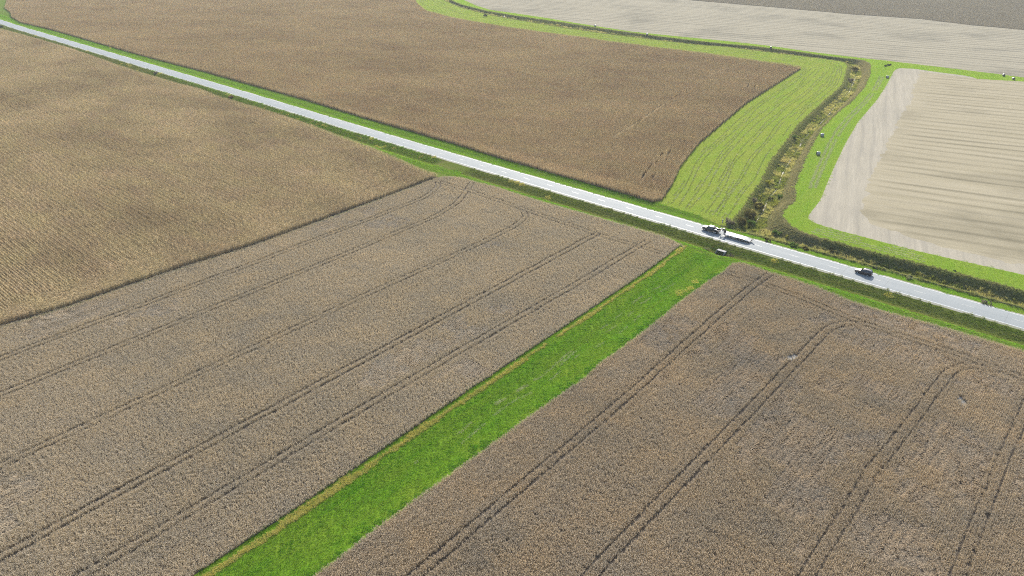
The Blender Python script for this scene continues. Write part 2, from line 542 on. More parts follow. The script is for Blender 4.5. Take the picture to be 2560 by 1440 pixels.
def stub_mat(name, ang, period, cols, lines=0.6, edge=False):
    k = NT(name)
    p = k.pos(ang, (0.012, 1, 1))
    q = k.pos()
    wide = k.noise(k.pos(ang, (0.03, 1, 1)), 1.6 / period, 3, 0.6, 0.3, 0.7)
    mid = k.noise(k.pos(ang, (0.05, 1, 1)), 6.0 / period, 4, 0.65, 0.3, 0.7)
    p2 = k.pos(ang, (0.06, 1, 1))
    sp = k.n('ShaderNodeSeparateXYZ')
    k.l(k.pos(ang), sp.inputs[0])
    warp = k.math('MULTIPLY', k.noise(k.pos(ang, (0.25, 1, 1)), 0.045, 3), 3.2)
    yy = k.math('ADD', sp.outputs[1], warp)
    fr = k.math('FRACT', k.math('DIVIDE', yy, period))
    line = k.math('SUBTRACT', 1.0, k.math('MULTIPLY', k.math('ABSOLUTE', k.math('SUBTRACT', fr, 0.5)), 3.6))
    line = k.math('MAXIMUM', line, 0.0)
    line = k.math('MULTIPLY', line, k.noise(p2, 0.25, 3, 0.6, 0.35, 0.6))
    c = k.mix(wide, cols[0], cols[1])
    c = k.mix(k.math('MULTIPLY', mid, 0.65), c, cols[2])
    lf = k.math('MULTIPLY', line, lines)
    if edge: lf = k.math('MULTIPLY', lf, k.attr('edge'))
    c = k.mix(lf, c, cols[3])
    blot = k.noise(q, 0.02, 4, 0.55, 0.52, 0.72)
    c = k.mix(k.math('MULTIPLY', blot, 0.5), c, cols[3])
    f = k.noise(q, 2.2, 4, 0.7, 0.25, 0.75)
    c = k.mix(f, k.mix(1.0, c, (0.8, 0.8, 0.8), 'MULTIPLY'), k.mix(1.0, c, (1.15, 1.15, 1.15), 'MULTIPLY'))
    return k.principled(c, 0.95, 0.0, k.bump(f, 0.7, 0.08))


M['stubE'] = stub_mat('soybean_stubble', R(-26), 7.6, ((0.31, 0.269, 0.18), (0.375, 0.328, 0.233), (0.26, 0.227, 0.153), (0.13, 0.115, 0.077)), 0.68, True)
M['stubN'] = stub_mat('soybean_stubble_far', R(-31), 9.1, ((0.29, 0.26, 0.19), (0.35, 0.315, 0.235), (0.245, 0.219, 0.162), (0.12, 0.113, 0.09)), 0.8)
M['headland'] = stub_mat('stubble_headland', R(66), 5.2, ((0.34, 0.305, 0.232), (0.395, 0.353, 0.275), (0.26, 0.235, 0.185), (0.25, 0.228, 0.185)))


def road_mat():
    k = NT('concrete_paving')
    sp = k.n('ShaderNodeSeparateXYZ')
    tr = k.n('ShaderNodeVectorMath', operation='SUBTRACT')
    g = k.n('ShaderNodeNewGeometry')
    k.l(g.outputs['Position'], tr.inputs[0])
    tr.inputs[1].default_value = (ROAD_O[0], ROAD_O[1], 0)
    vr = k.n('ShaderNodeVectorRotate', rotation_type='Z_AXIS')
    vr.inputs['Angle'].default_value = -ROAD_ANG
    k.l(tr.outputs[0], vr.inputs['Vector'])
    k.l(vr.outputs[0], sp.inputs[0])
    # transverse joints every 6.1 m, each with its own strength
    d = k.math('DIVIDE', sp.outputs[0], 6.1)
    j = k.math('ABSOLUTE', k.math('SUBTRACT', k.math('FRACT', d), 0.5))
    j = k.math('LESS_THAN', j, 0.010)
    wn_ = k.n('ShaderNodeTexWhiteNoise', noise_dimensions='1D')
    k.l(k.math('FLOOR', d), wn_.inputs['W'])
    j = k.math('MULTIPLY', j, k.math('MULTIPLY', k.math('GREATER_THAN', wn_.outputs['Value'], 0.6), 0.4))
    q = k.pos()
    p = k.pos(ROAD_ANG, (0.05, 1, 1))
    c = k.mix(k.noise(p, 1.1, 4), (0.235, 0.25, 0.245), (0.274, 0.288, 0.282))
    c = k.mix(k.math('MULTIPLY', k.noise(q, 0.3, 5), 0.35), c, (0.205, 0.23, 0.235))
    c = k.mix(j, c, (0.12, 0.12, 0.12))
    return k.principled(c, 0.7, 0.08, k.bump(k.noise(q, 14, 2), 0.12, 0.01))


M['road'] = road_mat()


def gravel_mat():
    k = NT('shoulder_gravel')
    q = k.pos()
    n = k.noise(q, 5, 4)
    c = k.mix(n, (0.22, 0.21, 0.185), (0.38, 0.36, 0.33))
    c = k.mix(k.math('MULTIPLY', k.noise(k.pos(ROAD_ANG, (0.15, 1, 1)), 0.8, 3), 0.8), c, (0.15, 0.16, 0.075))
    return k.principled(c, 0.85, 0.2, k.bump(n, 0.6, 0.04))


M['gravel'] = gravel_mat()
M['white_paint'] = plain('white_road_paint', (0.6, 0.6, 0.59), 0.5, 0.5)
M['pale_paint'] = plain('worn_pale_yellow_paint', (0.46, 0.45, 0.40), 0.5, 0.5)


def water_mat():
    k = NT('muddy_water')
    q = k.pos()
    return k.principled(k.mix(k.noise(q, 0.8, 3), (0.10, 0.09, 0.06), (0.15, 0.135, 0.1)), 0.12, 0.5, k.bump(k.noise(q, 1.5, 3), 0.15, 0.02))


M['water'] = water_mat()


def mud_mat():
    k = NT('wet_mud')
    q = k.pos()
    n = k.noise(q, 0.9, 4)
    c = k.mix(n, (0.055, 0.056, 0.045), (0.19, 0.188, 0.18))
    return k.principled(c, 0.6, 0.25, k.bump(k.noise(q, 4, 3), 0.5, 0.05))


M['mud'] = mud_mat()
M['concrete'] = plain('pale_concrete', (0.30, 0.29, 0.27), 0.8, 0.3)
M['black_paint'] = plain('glossy_black_paint', (0.012, 0.012, 0.014), 0.28, 0.6, 0.0, 0.6)
M['dark_paint'] = plain('dark_maroon_black_paint', (0.016, 0.011, 0.013), 0.26, 0.6, 0.0, 0.6)
M['glass'] = plain('tinted_glass', (0.012, 0.016, 0.022), 0.06, 0.7)
M['tyre'] = plain('tyre_rubber', (0.02, 0.02, 0.02), 0.85, 0.2)
M['alloy'] = plain('wheel_alloy', (0.55, 0.56, 0.58), 0.35, 0.5, 0.8)
M['chrome'] = plain('bright_metal', (0.72, 0.73, 0.74), 0.22, 0.5, 1.0)
M['red'] = plain('red_lamp', (0.32, 0.015, 0.015), 0.2, 0.5)
M['lens'] = plain('clear_lamp', (0.75, 0.77, 0.78), 0.1, 0.5)
M['frame'] = plain('black_steel', (0.02, 0.02, 0.022), 0.45, 0.5)
M['yellow'] = plain('yellow_sign_face', (0.85, 0.62, 0.05), 0.5, 0.4)
M['galv'] = plain('galvanised_steel', (0.26, 0.265, 0.27), 0.6, 0.3, 0.2)
M['plate'] = plain('white_plate', (0.75, 0.75, 0.74), 0.4, 0.4)


def deck_mat():
    k = NT('pale_deck_boards')
    tc = k.n('ShaderNodeTexCoord')
    m = k.n('ShaderNodeVectorMath', operation='MULTIPLY')
    k.l(tc.outputs['Object'], m.inputs[0])
    m.inputs[1].default_value = (0.4, 6.5, 1)
    n = k.noise(m.outputs[0], 1.0, 3)
    return k.principled(k.mix(n, (0.30, 0.29, 0.275), (0.42, 0.41, 0.395)), 0.45, 0.5)


M['deck'] = deck_mat()


def bale_mat():
    k = NT('net_wrapped_hay')
    tc = k.n('ShaderNodeTexCoord')
    n = k.noise(tc.outputs['Object'], 5, 4)
    return k.principled(k.mix(n, (0.20, 0.20, 0.175), (0.33, 0.33, 0.30)), 0.38, 0.6, k.bump(n, 0.3, 0.03))


def bale_end_mat():
    k = NT('hay_bale_end')
    tc = k.n('ShaderNodeTexCoord')
    n = k.noise(tc.outputs['Object'], 9, 4)
    return k.principled(k.mix(n, (0.06, 0.058, 0.04), (0.12, 0.11, 0.075)), 0.95, 0.1, k.bump(n, 0.5, 0.05))


M['bale'] = bale_mat()
M['bale_end'] = bale_end_mat()
M['bark'] = plain('bush_stems', (0.11, 0.085, 0.06), 0.9, 0.1)

# ------------------------------------------------------------------ the land, cut into butting sheets
POLYS = [('meadow_grass', MEADOW), ('field_strip_grass', EAST), ('stubble_far', STUB_N), ('stubble', STUB_E), ('headland', HEAD), ('waterway_grass', WATERWAY), ('creek_bed', CREEK), ('soil', CORN_A), ('soil', CORN_B),
         ('soil', SOY_A), ('soil', SOY_B), ('soil', FAR_FIELD), ('ditch_grass', DITCH), ('shoulder', SHOULDER), ('road', ROAD)]
STEP = {'meadow_grass': 4, 'field_strip_grass': 4, 'stubble_far': 8, 'stubble': 4, 'headland': 1.5, 'waterway_grass': 4, 'creek_bed': 2.5, 'soil': 5, 'shoulder': 3, 'road': 3}
pts, edges = [], []


def add_ring(P, step):
    Q = resample(closed(P), step)[:-1]
    b = len(pts)
    pts.extend(Q.tolist())
    n = len(Q)
    edges.extend((b + i, b + (i + 1) % n) for i in range(n))


for nm, P in POLYS:
    if nm == 'ditch_grass':
        continue
    if nm in ('road', 'shoulder'):
        b = len(pts); pts.extend(P.tolist()); n = len(P); edges.extend((b + i, b + (i + 1) % n) for i in range(n))
    elif nm == 'creek_bed':
        for bk in BANKS:
            b = len(pts); pts.extend(bk.tolist()); edges.extend((b + i, b + i + 1) for i in range(len(bk) - 1))
        for a_, c_ in ((W_BANK[-1], E_BANK[0]), (E_BANK[-1], s_bank[0]), (s_bank[-1], W_BANK[0])):
            b = len(pts); pts.extend([a_.tolist(), c_.tolist()]); edges.append((b, b + 1))
    else:
        add_ring(P, STEP[nm])
uu = np.arange(-690, 325, 3.0)
for sdv in (-15, -13, -11.5, -10, -9, -8.2, -7.2, -6, -2, 0, 2, 6.2, 7.2, 8.3, 9.3, 10.3, 11.3, 12.3, 13.3, 14.2, 15.5):
    pts.extend(rw(uu + (1.5 if int(sdv * 2) % 2 else 0), np.full(len(uu), sdv)).tolist())


def grid_in(poly, step):
    lo, hi = poly.min(0), poly.max(0)
    gx, gy = np.meshgrid(np.arange(lo[0], hi[0], step), np.arange(lo[1], hi[1], step))
    P = np.stack([gx.ravel(), gy.ravel()], 1)
    P += rng.uniform(-0.3, 0.3, P.shape) * step
    return P[inside(P, poly)]


g = grid_in(CREEK, 1.5)
pts.extend(g[:].tolist())
pts.extend(grid_in(WATERWAY, 2.5).tolist())
gu, gs = np.meshgrid(np.arange(140, 162, 0.8), np.arange(5.5, 17, 0.8))
pts.extend(rw(gu.ravel(), gs.ravel()).tolist())
g = grid_in(VIEW, 12.0)
pts.extend(g.tolist())
FARQ = [(-9000, -1500), (9000, -1500), (9000, 14000), (-9000, 14000)]
pts.extend([(x, y) for x, y in FARQ])
for _d in (2.5, 5.0, 9.0):
    _q = resample(_hin, 2.5) + np.array([_d * 0.8, _d * 0.6])
    pts.extend(_q[inside(_q, STUB_E)].tolist())
gx, gy = np.meshgrid(np.linspace(-1600, 1600, 17), np.linspace(-300, 2200, 13))
pts.extend(np.stack([gx.ravel(), gy.ravel()], 1).tolist())
cv, ce, cf, _, _, _ = delaunay_2d_cdt([Vector(p) for p in pts], edges, [], 0, 0.02, False)
CV = np.array([(v.x, v.y) for v in cv])
CF = np.array([f for f in cf if len(f) == 3], int)
CEN = CV[CF].mean(1)
CZ = height(CV)
reg = np.zeros(len(CF), int)                # 0 = ground outside
names = ['soil', 'verge_grass'] + [p[0] for p in POLYS]
reg[inside(CEN, VIEW)] = 1
for i, (nm, P) in enumerate(POLYS):
    reg[(inside(CEN, P) & ((reg == 1) | (nm != 'ditch_grass')))] = i + 2
rname = np.array(names)[reg]
a_ = CV[CF]
flip = ((a_[:, 1, 0] - a_[:, 0, 0]) * (a_[:, 2, 1] - a_[:, 0, 1]) - (a_[:, 1, 1] - a_[:, 0, 1]) * (a_[:, 2, 0] - a_[:, 0, 0])) < 0
CF[flip] = CF[flip][:, ::-1]


def sheet_arrays(nm):
    f = CF[rname == nm]
    idx, inv = np.unique(f, return_inverse=True)
    V = np.column_stack([CV[idx], CZ[idx]])
    return V, inv.reshape(f.shape)


def sheet(obj_name, nm, mat, **kw):
    V, f = sheet_arrays(nm)
    return props(link(obj_name, mesh_np(obj_name, V, f, mat, True)), **kw)


sheet('ground', 'soil', M['soil'], kind='structure', label='brown field soil under the standing crops', cat='soil')
road = sheet('road', 'road', M['road'], kind='structure', label='pale concrete two lane road running diagonally between the fields', cat='road')
sheet('road_shoulder', 'shoulder', M['gravel'], kind='structure', label='narrow gravel shoulders along the concrete road', cat='shoulder')
hf = sheet('harvested_field', 'stubble', M['stubE'], kind='structure', label='pale harvested field with thin dark stripes right of the creek', cat='field')
_v = sheet_arrays('stubble')[0]
_at = hf.data.attributes.new('edge', 'FLOAT', 'POINT')
_at.data.foreach_set('value', np.clip(seg_dist(_v[:, :2], _hin) / 9.0, 0, 1).astype(np.float32))
sheet('field_headland', 'headland', M['headland'], kind='structure', label='paler turning strip curving round the edge of the right harvested field', cat='field')
sheet('harvested_field', 'stubble_far', M['stubN'], kind='structure', label='pale harvested field along the top beyond the far ditch', cat='field')

# painted lines
def strip_mesh(name, u0, u1, sd, w, mat, parent, dz=0.004):
    u = np.arange(u0, u1 + 0.01, min(3.0, u1 - u0))
    A, B = rw(u, np.full(len(u), sd - w / 2)), rw(u, np.full(len(u), sd + w / 2))
    V = np.concatenate([np.column_stack([A, height(A) + dz]), np.column_stack([B, height(B) + dz])])
    n = len(u)
    i = np.arange(n - 1)
    f = np.stack([i, n + i, n + i + 1, i + 1], 1)
    return link(name, mesh_np(name, V, f, mat), parent)


for sdv in (-3.66, 3.66):
    strip_mesh('edge_line', -699, 318, sdv, 0.16, M['white_paint'], road, 0.01)
for k in range(-36, 26):
    if -440 < k * 12.19 < 300:
        strip_mesh('centre_dash', k * 12.19 - 1.6, k * 12.19 + 1.6, 0.0, 0.13, M['pale_paint'], road, 0.012)


# ------------------------------------------------------------------ scattering: plants in patches, placed by geometry nodes
def blades(base, az, length, width, up0, up1, seg=2, tint=None):
    """bent ribbons: base (N,3), azimuth, start and end elevation"""
    N = len(base)
    rows = []
    p = base.copy()
    d2 = np.stack([np.cos(az), np.sin(az)], 1)
    side = np.stack([-np.sin(az), np.cos(az), np.zeros(N)], 1)
    for i in range(seg + 1):
        f = i / seg
        w = (width * (1 - 0.75 * f ** 1.5))[:, None]
        rows.append(p - side * w / 2)
        rows.append(p + side * w / 2)
        if i < seg:
            el = up0 + (up1 - up0) * (i + 0.5) / seg
            st = np.column_stack([d2 * np.cos(el)[:, None], np.sin(el)]) * (length / seg)[:, None]
            p = p + st
    V = np.stack(rows, 1).reshape(-1, 3)
    k = 2 * (seg + 1)
    b = np.arange(N) * k
    Fs = []
    for i in range(seg):
        Fs.append(np.stack([b + 2 * i, b + 2 * i + 1, b + 2 * i + 3, b + 2 * i + 2], 1))
    Fq = np.concatenate(Fs)
    T = np.repeat(tint if tint is not None else np.full(N, 0.5), k)
    return V, Fq, T


def join_parts(parts):
    V, Fq, T, o = [], [], [], 0
    for v, f, t in parts:
        V.append(v); Fq.append(f + o); T.append(t); o += len(v)
    return np.concatenate(V), np.concatenate(Fq), np.concatenate(T)


def U(a, b, n): return rng.uniform(a, b, n)


def corn_geo(P, alt=0.0, tall=1.9):
    N = len(P)
    t = U(0, 1, N)
    h = U(0.78, 1.0, N) * tall
    odd = np.floor(P[:, 1] / 0.76).astype(int) % 2 == 0
    h = np.where(odd, h * (1 - alt), h)
    t = np.where(odd, t * (1 - 1.5 * alt), t)
    base = np.column_stack([P, np.zeros(N)])
    parts = []
    lean = U(0, 6.28, N)
    for k in range(2):
        parts.append(blades(base, lean + k * 1.57, h, np.full(N, 0.05), np.full(N, 1.5), np.full(N, 1.45), 1, t * 0.7))
    for k in range(9):
        z = h * (0.12 + 0.097 * k) * U(0.92, 1.08, N)
        b = base + np.column_stack([np.zeros((N, 2)), z])
        az = np.where(k % 2 == 0, 0.0, math.pi) + rng.normal(0, 0.38, N)
        parts.append(blades(b, az, U(0.28, 0.5, N), U(0.08, 0.13, N), U(0.2, 1.0, N), U(-1.2, -0.3, N), 2, np.clip(t * 0.5 + U(0, 0.6, N), 0, 1)))
    top = base + np.column_stack([np.zeros((N, 2)), h * 0.98])
    for k in range(3):
        parts.append(blades(top, U(0, 6.28, N), U(0.16, 0.3, N), np.full(N, 0.05), U(0.5, 1.3, N), U(0.0, 0.9, N), 1, np.clip(t + 0.1, 0, 1)))
    return join_parts(parts)


def soy_geo(P, lodged=False):
    N = len(P)
    t = U(0, 1, N)
    h = U(0.55, 0.95, N)
    base = np.column_stack([P, np.zeros(N)])
    parts = []
    gl = np.repeat(U(0, 6.28, max(1, N // 24 + 1)), 24)[:N]
    for k in range(8):
        az = U(0, 6.28, N) if not lodged else gl + rng.normal(0, 0.6, N)
        e = U(1.05, 1.5, N) if not lodged else U(0.55, 1.1, N)
        parts.append(blades(base + rng.normal(0, 0.04, (N, 3)) * [1, 1, 0], az, h * U(0.75, 1.1, N), U(0.035, 0.085, N), e, e - U(0.0, 0.5, N), 2, np.clip(t * 0.55 + U(0, 0.5, N), 0, 1)))
    for k in range(4):
        z = h * U(0.6, 0.95, N)
        parts.append(blades(base + np.column_stack([rng.normal(0, 0.12, (N, 2)), z]), U(0, 6.28, N), U(0.1, 0.22, N), U(0.05, 0.09, N), U(-0.2, 0.7, N), U(-0.8, 0.2, N), 1, np.clip(t * 0.55 + U(0.1, 0.6, N), 0, 1)))
    return join_parts(parts)


def grass_geo(P, hmin, hmax, nb, w, spread=(0.7, 1.45)):
    N = len(P)
    t = U(0, 1, N)
    base = np.column_stack([P, np.full(N, -0.02)])
    parts = []
    for k in range(nb):
        e = U(*spread, N)
        parts.append(blades(base + rng.normal(0, 0.05, (N, 3)) * [1, 1, 0], U(0, 6.28, N), U(hmin, hmax, N), U(0.6 * w, 1.3 * w, N), e, e - U(0.2, 0.9, N), 2, np.clip(t * 0.6 + U(0, 0.5, N), 0, 1)))
    return join_parts(parts)


def src(name, geo, mat):
    V, Fq, T = geo
    me = mesh_np(name, V, Fq, mat)
    a = me.attributes.new('tint', 'FLOAT', 'POINT')
    a.data.foreach_set('value', T.astype(np.float32))
    return bpy.data.objects.new(name, me)      # source of a patch: not part of the scene itself


def row_grid(size, row, along, jit_r=0.06, jit_a=0.4, miss=0.04):
    nr, na = int(round(size / row)), int(round(size / along))
    v, u = np.meshgrid((np.arange(nr) + 0.5) * row - size / 2, (np.arange(na) + 0.5) * along - size / 2, indexing='ij')
    P = np.stack([u.ravel(), v.ravel()], 1)
    P[:, 0] += U(-jit_a, jit_a, len(P)) * along
    P[:, 1] += rng.normal(0, jit_r, len(P)) * row
    return P[rng.random(len(P)) > miss]


def scatter_nodes(name, classes):
    """classes: list of lists of source objects; point attribute 'cls' picks the list"""
    ng = bpy.data.node_groups.new(name, 'GeometryNodeTree')
    ng.interface.new_socket('Geometry', in_out='INPUT', socket_type='NodeSocketGeometry')
    ng.interface.new_socket('Geometry', in_out='OUTPUT', socket_type='NodeSocketGeometry')
    N = ng.nodes.new
    gi, go = N('NodeGroupInput'), N('NodeGroupOutput')
    jn = N('GeometryNodeJoinGeometry')
    ng.links.new(gi.outputs[0], jn.inputs[0])

    def named(nm, typ):
        x = N('GeometryNodeInputNamedAttribute')
        x.data_type = typ
        x.inputs[0].default_value = nm
        return next(o for o in x.outputs if o.enabled and o.name == 'Attribute')
    for ci, objs in enumerate(classes):
        ip = N('GeometryNodeInstanceOnPoints')
        cmp_ = N('FunctionNodeCompare')
        cmp_.data_type = 'INT'
        cmp_.operation = 'EQUAL'
        ins = [s for s in cmp_.inputs if s.enabled]
        ng.links.new(named('cls', 'INT'), ins[0])
        ins[1].default_value = ci + 1
        j2 = N('GeometryNodeJoinGeometry')
        for o in objs:
            oi = N('GeometryNodeObjectInfo')
            oi.inputs[0].default_value = o
            g2 = N('GeometryNodeGeometryToInstance')
            ng.links.new(oi.outputs['Geometry'], g2.inputs[0])
            ng.links.new(g2.outputs[0], j2.inputs[0])
        ng.links.new(gi.outputs[0], ip.inputs['Points'])
        ng.links.new(cmp_.outputs[0], ip.inputs['Selection'])
        ng.links.new(j2.outputs[0], ip.inputs['Instance'])
        ip.inputs['Pick Instance'].default_value = True
        ng.links.new(named('vi', 'INT'), ip.inputs['Instance Index'])
        ng.links.new(named('rot', 'FLOAT_VECTOR'), ip.inputs['Rotation'])
        ng.links.new(named('sc', 'FLOAT_VECTOR'), ip.inputs['Scale'])
        ng.links.new(ip.outputs[0], jn.inputs[0])
    ng.links.new(jn.outputs[0], go.inputs[0])
    return ng


def scatter_object(name, groups, ng, base=None, mat=None):
    """groups: list of (class, P(N,3), rot(N,3), scale(N,3)); base: (V,F) sheet the plants grow on"""
    BV, BF = base if base is not None else (np.zeros((0, 3)), np.zeros((0, 3), int))
    Ps = np.concatenate([g_[1] for g_ in groups])
    V = np.concatenate([BV, Ps])
    if len(BF):
        me = mesh_np(name, V, BF, mat, True)
    else:
        me = bpy.data.meshes.new(name)
        me.vertices.add(len(V))
        me.vertices.foreach_set('co', V.astype(np.float32).ravel())
        me.update()
    nb = len(BV)
    cls = np.zeros(len(V), np.int32)
    cls[nb:] = np.concatenate([np.full(len(g_[1]), g_[0]) for g_ in groups])
    vi = rng.integers(0, 1000, len(V)).astype(np.int32)
    rot = np.zeros((len(V), 3), np.float32)
    rot[nb:] = np.concatenate([g_[2] for g_ in groups])
    sc = np.ones((len(V), 3), np.float32)
    sc[nb:] = np.concatenate([g_[3] for g_ in groups])
    for nm, typ, arr, key in (('cls', 'INT', cls, 'value'), ('vi', 'INT', vi, 'value'), ('rot', 'FLOAT_VECTOR', rot, 'vector'), ('sc', 'FLOAT_VECTOR', sc, 'vector')):
        at_ = me.attributes.new(nm, typ, 'POINT')
        at_.data.foreach_set(key, arr.ravel())
    o = link(name, me)
    md = o.modifiers.new('plants', 'NODES')
    md.node_group = ng
    return o


def in_view(P, margin=45.0):
    P = np.asarray(P)
    d = np.abs(P[:, 0]) - P[:, 1] * 0.64
    hor = np.abs(P[:, 0]) < (P[:, 1] * 0.66 + margin + 18)
    return hor & (P[:, 1] > 60) & (P[:, 1] < 1020)


BIG, SMALL = 6.08, 1.52
# places where water stood: bare mud
PUD = [(at(1979, 893), 2.0, 1.1, 0.5), (at(2406, 1004), 2.2, 1.5, 1.3)]



def fill_field(poly, ang, row, along, tracks=None, lodge=None, edge_noise=0.25):
    """cover a polygon with 6 m patches, 1.5 m patches at the rim and single plants at the very edge"""
    ring = closed(resample(closed(poly), 6.0)[:-1])
    c, s = math.cos(ang), math.sin(ang)
    Rm = np.array([[c, s], [-s, c]])
    L = ring @ Rm.T
    lo, hi = L.min(0), L.max(0)
    ox, oy = np.meshgrid(np.arange(lo[0], hi[0] + BIG, BIG), np.arange(lo[1], hi[1] + BIG, BIG))
    C = np.stack([ox.ravel(), oy.ravel()], 1)
    W = C @ Rm
    C = C[in_view(W)]; W = C @ Rm

    def clearance(Wp):
        d = seg_dist(Wp, ring)
        d = np.where(inside(Wp, poly), d, -d)
        for c_, ra, rb, an in PUD:
            q = (Wp - c_) @ np.array([[math.cos(an), -math.sin(an)], [math.sin(an), math.cos(an)]]) / [ra * 0.75, rb * 0.75]
            d = np.minimum(d, (np.linalg.norm(q, axis=1) - 1.0) * rb + (vnoise(Wp, 0.9) - 0.35) * 2.0)
        if tracks:
            for tr, hw in tracks:
                d = np.minimum(d, seg_dist(Wp, tr) - hw)
        return d
    cl = clearance(W)
    full = cl > BIG * 0.72
    part = (~full) & (cl > -BIG * 0.72)
    k = int(round(BIG / SMALL))
    off = (np.arange(k) - (k - 1) / 2) * SMALL
    oo = np.stack(np.meshgrid(off, off), -1).reshape(-1, 2)
    C2 = (C[part][:, None] + oo[None]).reshape(-1, 2)
    W2 = C2 @ Rm
    cl2 = clearance(W2)
    full2 = cl2 > SMALL * 0.72
    part2 = (~full2) & (cl2 > -SMALL * 0.72)
    nr, na = int(round(SMALL / row)), max(1, int(round(SMALL / along)))
    pv, pu = np.meshgrid((np.arange(nr) + 0.5) * row - SMALL / 2, (np.arange(na) + 0.5) * (SMALL / na) - SMALL / 2)
    pp = np.stack([pu.ravel(), pv.ravel()], 1)
    C3 = (C2[part2][:, None] + pp[None]).reshape(-1, 2)
    C3 = C3 + rng.normal(0, 0.06, C3.shape)
    W3 = C3 @ Rm
    cl3 = clearance(W3) + rng.normal(0, 0.08, len(W3)) + edge_noise * (vnoise(W3, 2.5) - 0.5)
    W3 = W3[cl3 > 0]
    out = []
    for ci, Wp in ((1, W[full]), (2, W2[full2]), (3, W3)):
        if lodge is not None and ci < 3:
            lm = lodge(Wp)
            for cj, mm in ((ci, ~lm), (ci + 3, lm)):
                q = Wp[mm]
                if len(q): out.append((cj, q))
        elif len(Wp):
            out.append((ci, Wp))
    res = []
    for ci, Wp in out:
        n = len(Wp)
        z = height(Wp)
        rz = np.where(rng.random(n) < 0.5, 0, math.pi) + ang + (0 if ci != 3 else 1) * rng.normal(0, 0.5, n)
        hs = 0.9 + 0.22 * vnoise(Wp, 16.0) + rng.normal(0, 0.025, n)
        res.append((ci, np.column_stack([Wp, z]), np.column_stack([np.zeros((n, 2)), rz]), np.column_stack([np.ones((n, 2)), hs])))
    return res


# corn
def clip_half(poly, o, n):
    """part of a polygon on the side of a line that n points to"""
    out = []
    d = (poly - o) @ n
    for i in range(len(poly)):
        j = (i + 1) % len(poly)
        if d[i] >= 0: out.append(poly[i])
        if (d[i] >= 0) != (d[j] >= 0):
            f = d[i] / (d[i] - d[j])
            out.append(poly[i] * (1 - f) + poly[j] * f)
    return np.array(out)


def corn_rowdash(px, py, length=4.0):
    c_ = at(px, py, 0.8)
    e = np.array([math.cos(R(65)), math.sin(R(65))]) * length / 2
    return np.array([c_ - e, c_, c_ + e])


gapB = [(corn_rowdash(px, py, ln), 0.55) for px, py, ln in ((1625, 420, 7), (1612, 436, 6), (1633, 442, 6), (1674, 383, 5), (1655, 388, 5), (1605, 446, 4), (1870, 217, 7), (1886, 219, 7), (1640, 408, 4), (1665, 402, 3))]
downB = [smooth(chain(q, 1.2), 1.0, 3) for q in ([(1528, 344), (1592, 305), (1667, 255), (1705, 232), (1737, 217)], [(1770, 190), (1800, 175), (1850, 158)], [(835, 207), (880, 218), (935, 229), (1010, 243), (1075, 262)],
                                                [(150, 38), (210, 52), (300, 74), (375, 89)])]


def corn_sources(mat, alt, tall):
    return [[src('corn_patch', corn_geo(row_grid(BIG, 0.76, 0.21, 0.045), alt, tall), mat) for _ in range(7)],
            [src('corn_patch', corn_geo(row_grid(SMALL, 0.76, 0.21, 0.045), alt, tall), mat) for _ in range(6)],
            [src('corn_plant', corn_geo(np.zeros((1, 2)), 0, tall), mat) for _ in range(6)]]


o1 = ROAD_O + RD * 22.0
gA = fill_field(clip_half(CORN_A, o1, -RD), ROAD_ANG, 0.76, 0.19) + fill_field(clip_half(CORN_A, o1, RD), ROAD_ANG + math.pi / 2, 0.76, 0.19)
o = scatter_object('corn_field', gA, scatter_nodes('corn_scatter', corn_sources(M['corn'], 0.13, 2.25)))
props(o, 'dry golden brown corn standing left of the road and above the soybeans', 'corn field', None, 'stuff')
o2 = ROAD_O - RN * 20.0
gB = fill_field(clip_half(CORN_B, o2, -RN), R(65), 0.76, 0.19, gapB + [(q, 0.35) for q in downB]) + fill_field(clip_half(CORN_B, o2, RN), ROAD_ANG, 0.76, 0.19)
dq = np.concatenate([np.repeat(q, 2, 0) + rng.normal(0, 0.35, (2 * len(q), 2)) for q in downB])
dq = dq[vnoise(dq, 7.0) > 0.38]
n = len(dq)
gB.append((4, np.column_stack([dq, height(dq)]), np.column_stack([np.zeros((n, 2)), U(0, 6.28, n)]), np.ones((n, 3))))
srcB = corn_sources(M['corn_brown'], 0.0, 1.95)
M['husk'] = veg('pale_corn_husk', (0.55, 0.48, 0.36), (0.48, 0.41, 0.30), (0.6, 0.53, 0.42), transl=0.3)
srcB.append([src('downed_corn', grass_geo(rng.normal(0, 0.35, (14, 2)), 0.7, 1.5, 5, 0.1, (0.5, 1.4)), M['husk']) for _ in range(5)])
o = scatter_object('corn_field', gB, scatter_nodes('brown_corn_scatter', srcB))
props(o, 'large dry brown corn field across the road beside the hay meadow', 'corn field', None, 'stuff')

# soybeans with wheel tracks
def soy_sources(mat):
    return [[src('soybean_patch', soy_geo(row_grid(BIG, 0.38, 0.3)), mat) for _ in range(6)],
            [src('soybean_patch', soy_geo(row_grid(SMALL, 0.38, 0.3)), mat) for _ in range(5)],
            [src('soybean_plant', soy_geo(np.zeros((1, 2))), mat) for _ in range(6)],
            [src('leaning_soybean_patch', soy_geo(row_grid(BIG, 0.38, 0.3, 0.3), True), mat) for _ in range(5)],
            [src('leaning_soybean_patch', soy_geo(row_grid(SMALL, 0.38, 0.3, 0.3), True), mat) for _ in range(5)]]


def pair(P, gauge=1.9, hw=0.17):
    """two wheel tracks either side of a driven line"""
    P = smooth(P, 2.0, 2)
    t = np.gradient(P, axis=0)
    t /= np.linalg.norm(t, axis=1)[:, None] + 1e-9
    n = np.stack([-t[:, 1], t[:, 0]], 1)
    wob = (vnoise(P, 5.0) - 0.5)[:, None] * 0.25
    return [(P + n * (gauge / 2 + wob), hw), (P - n * (gauge / 2 - wob), hw)]


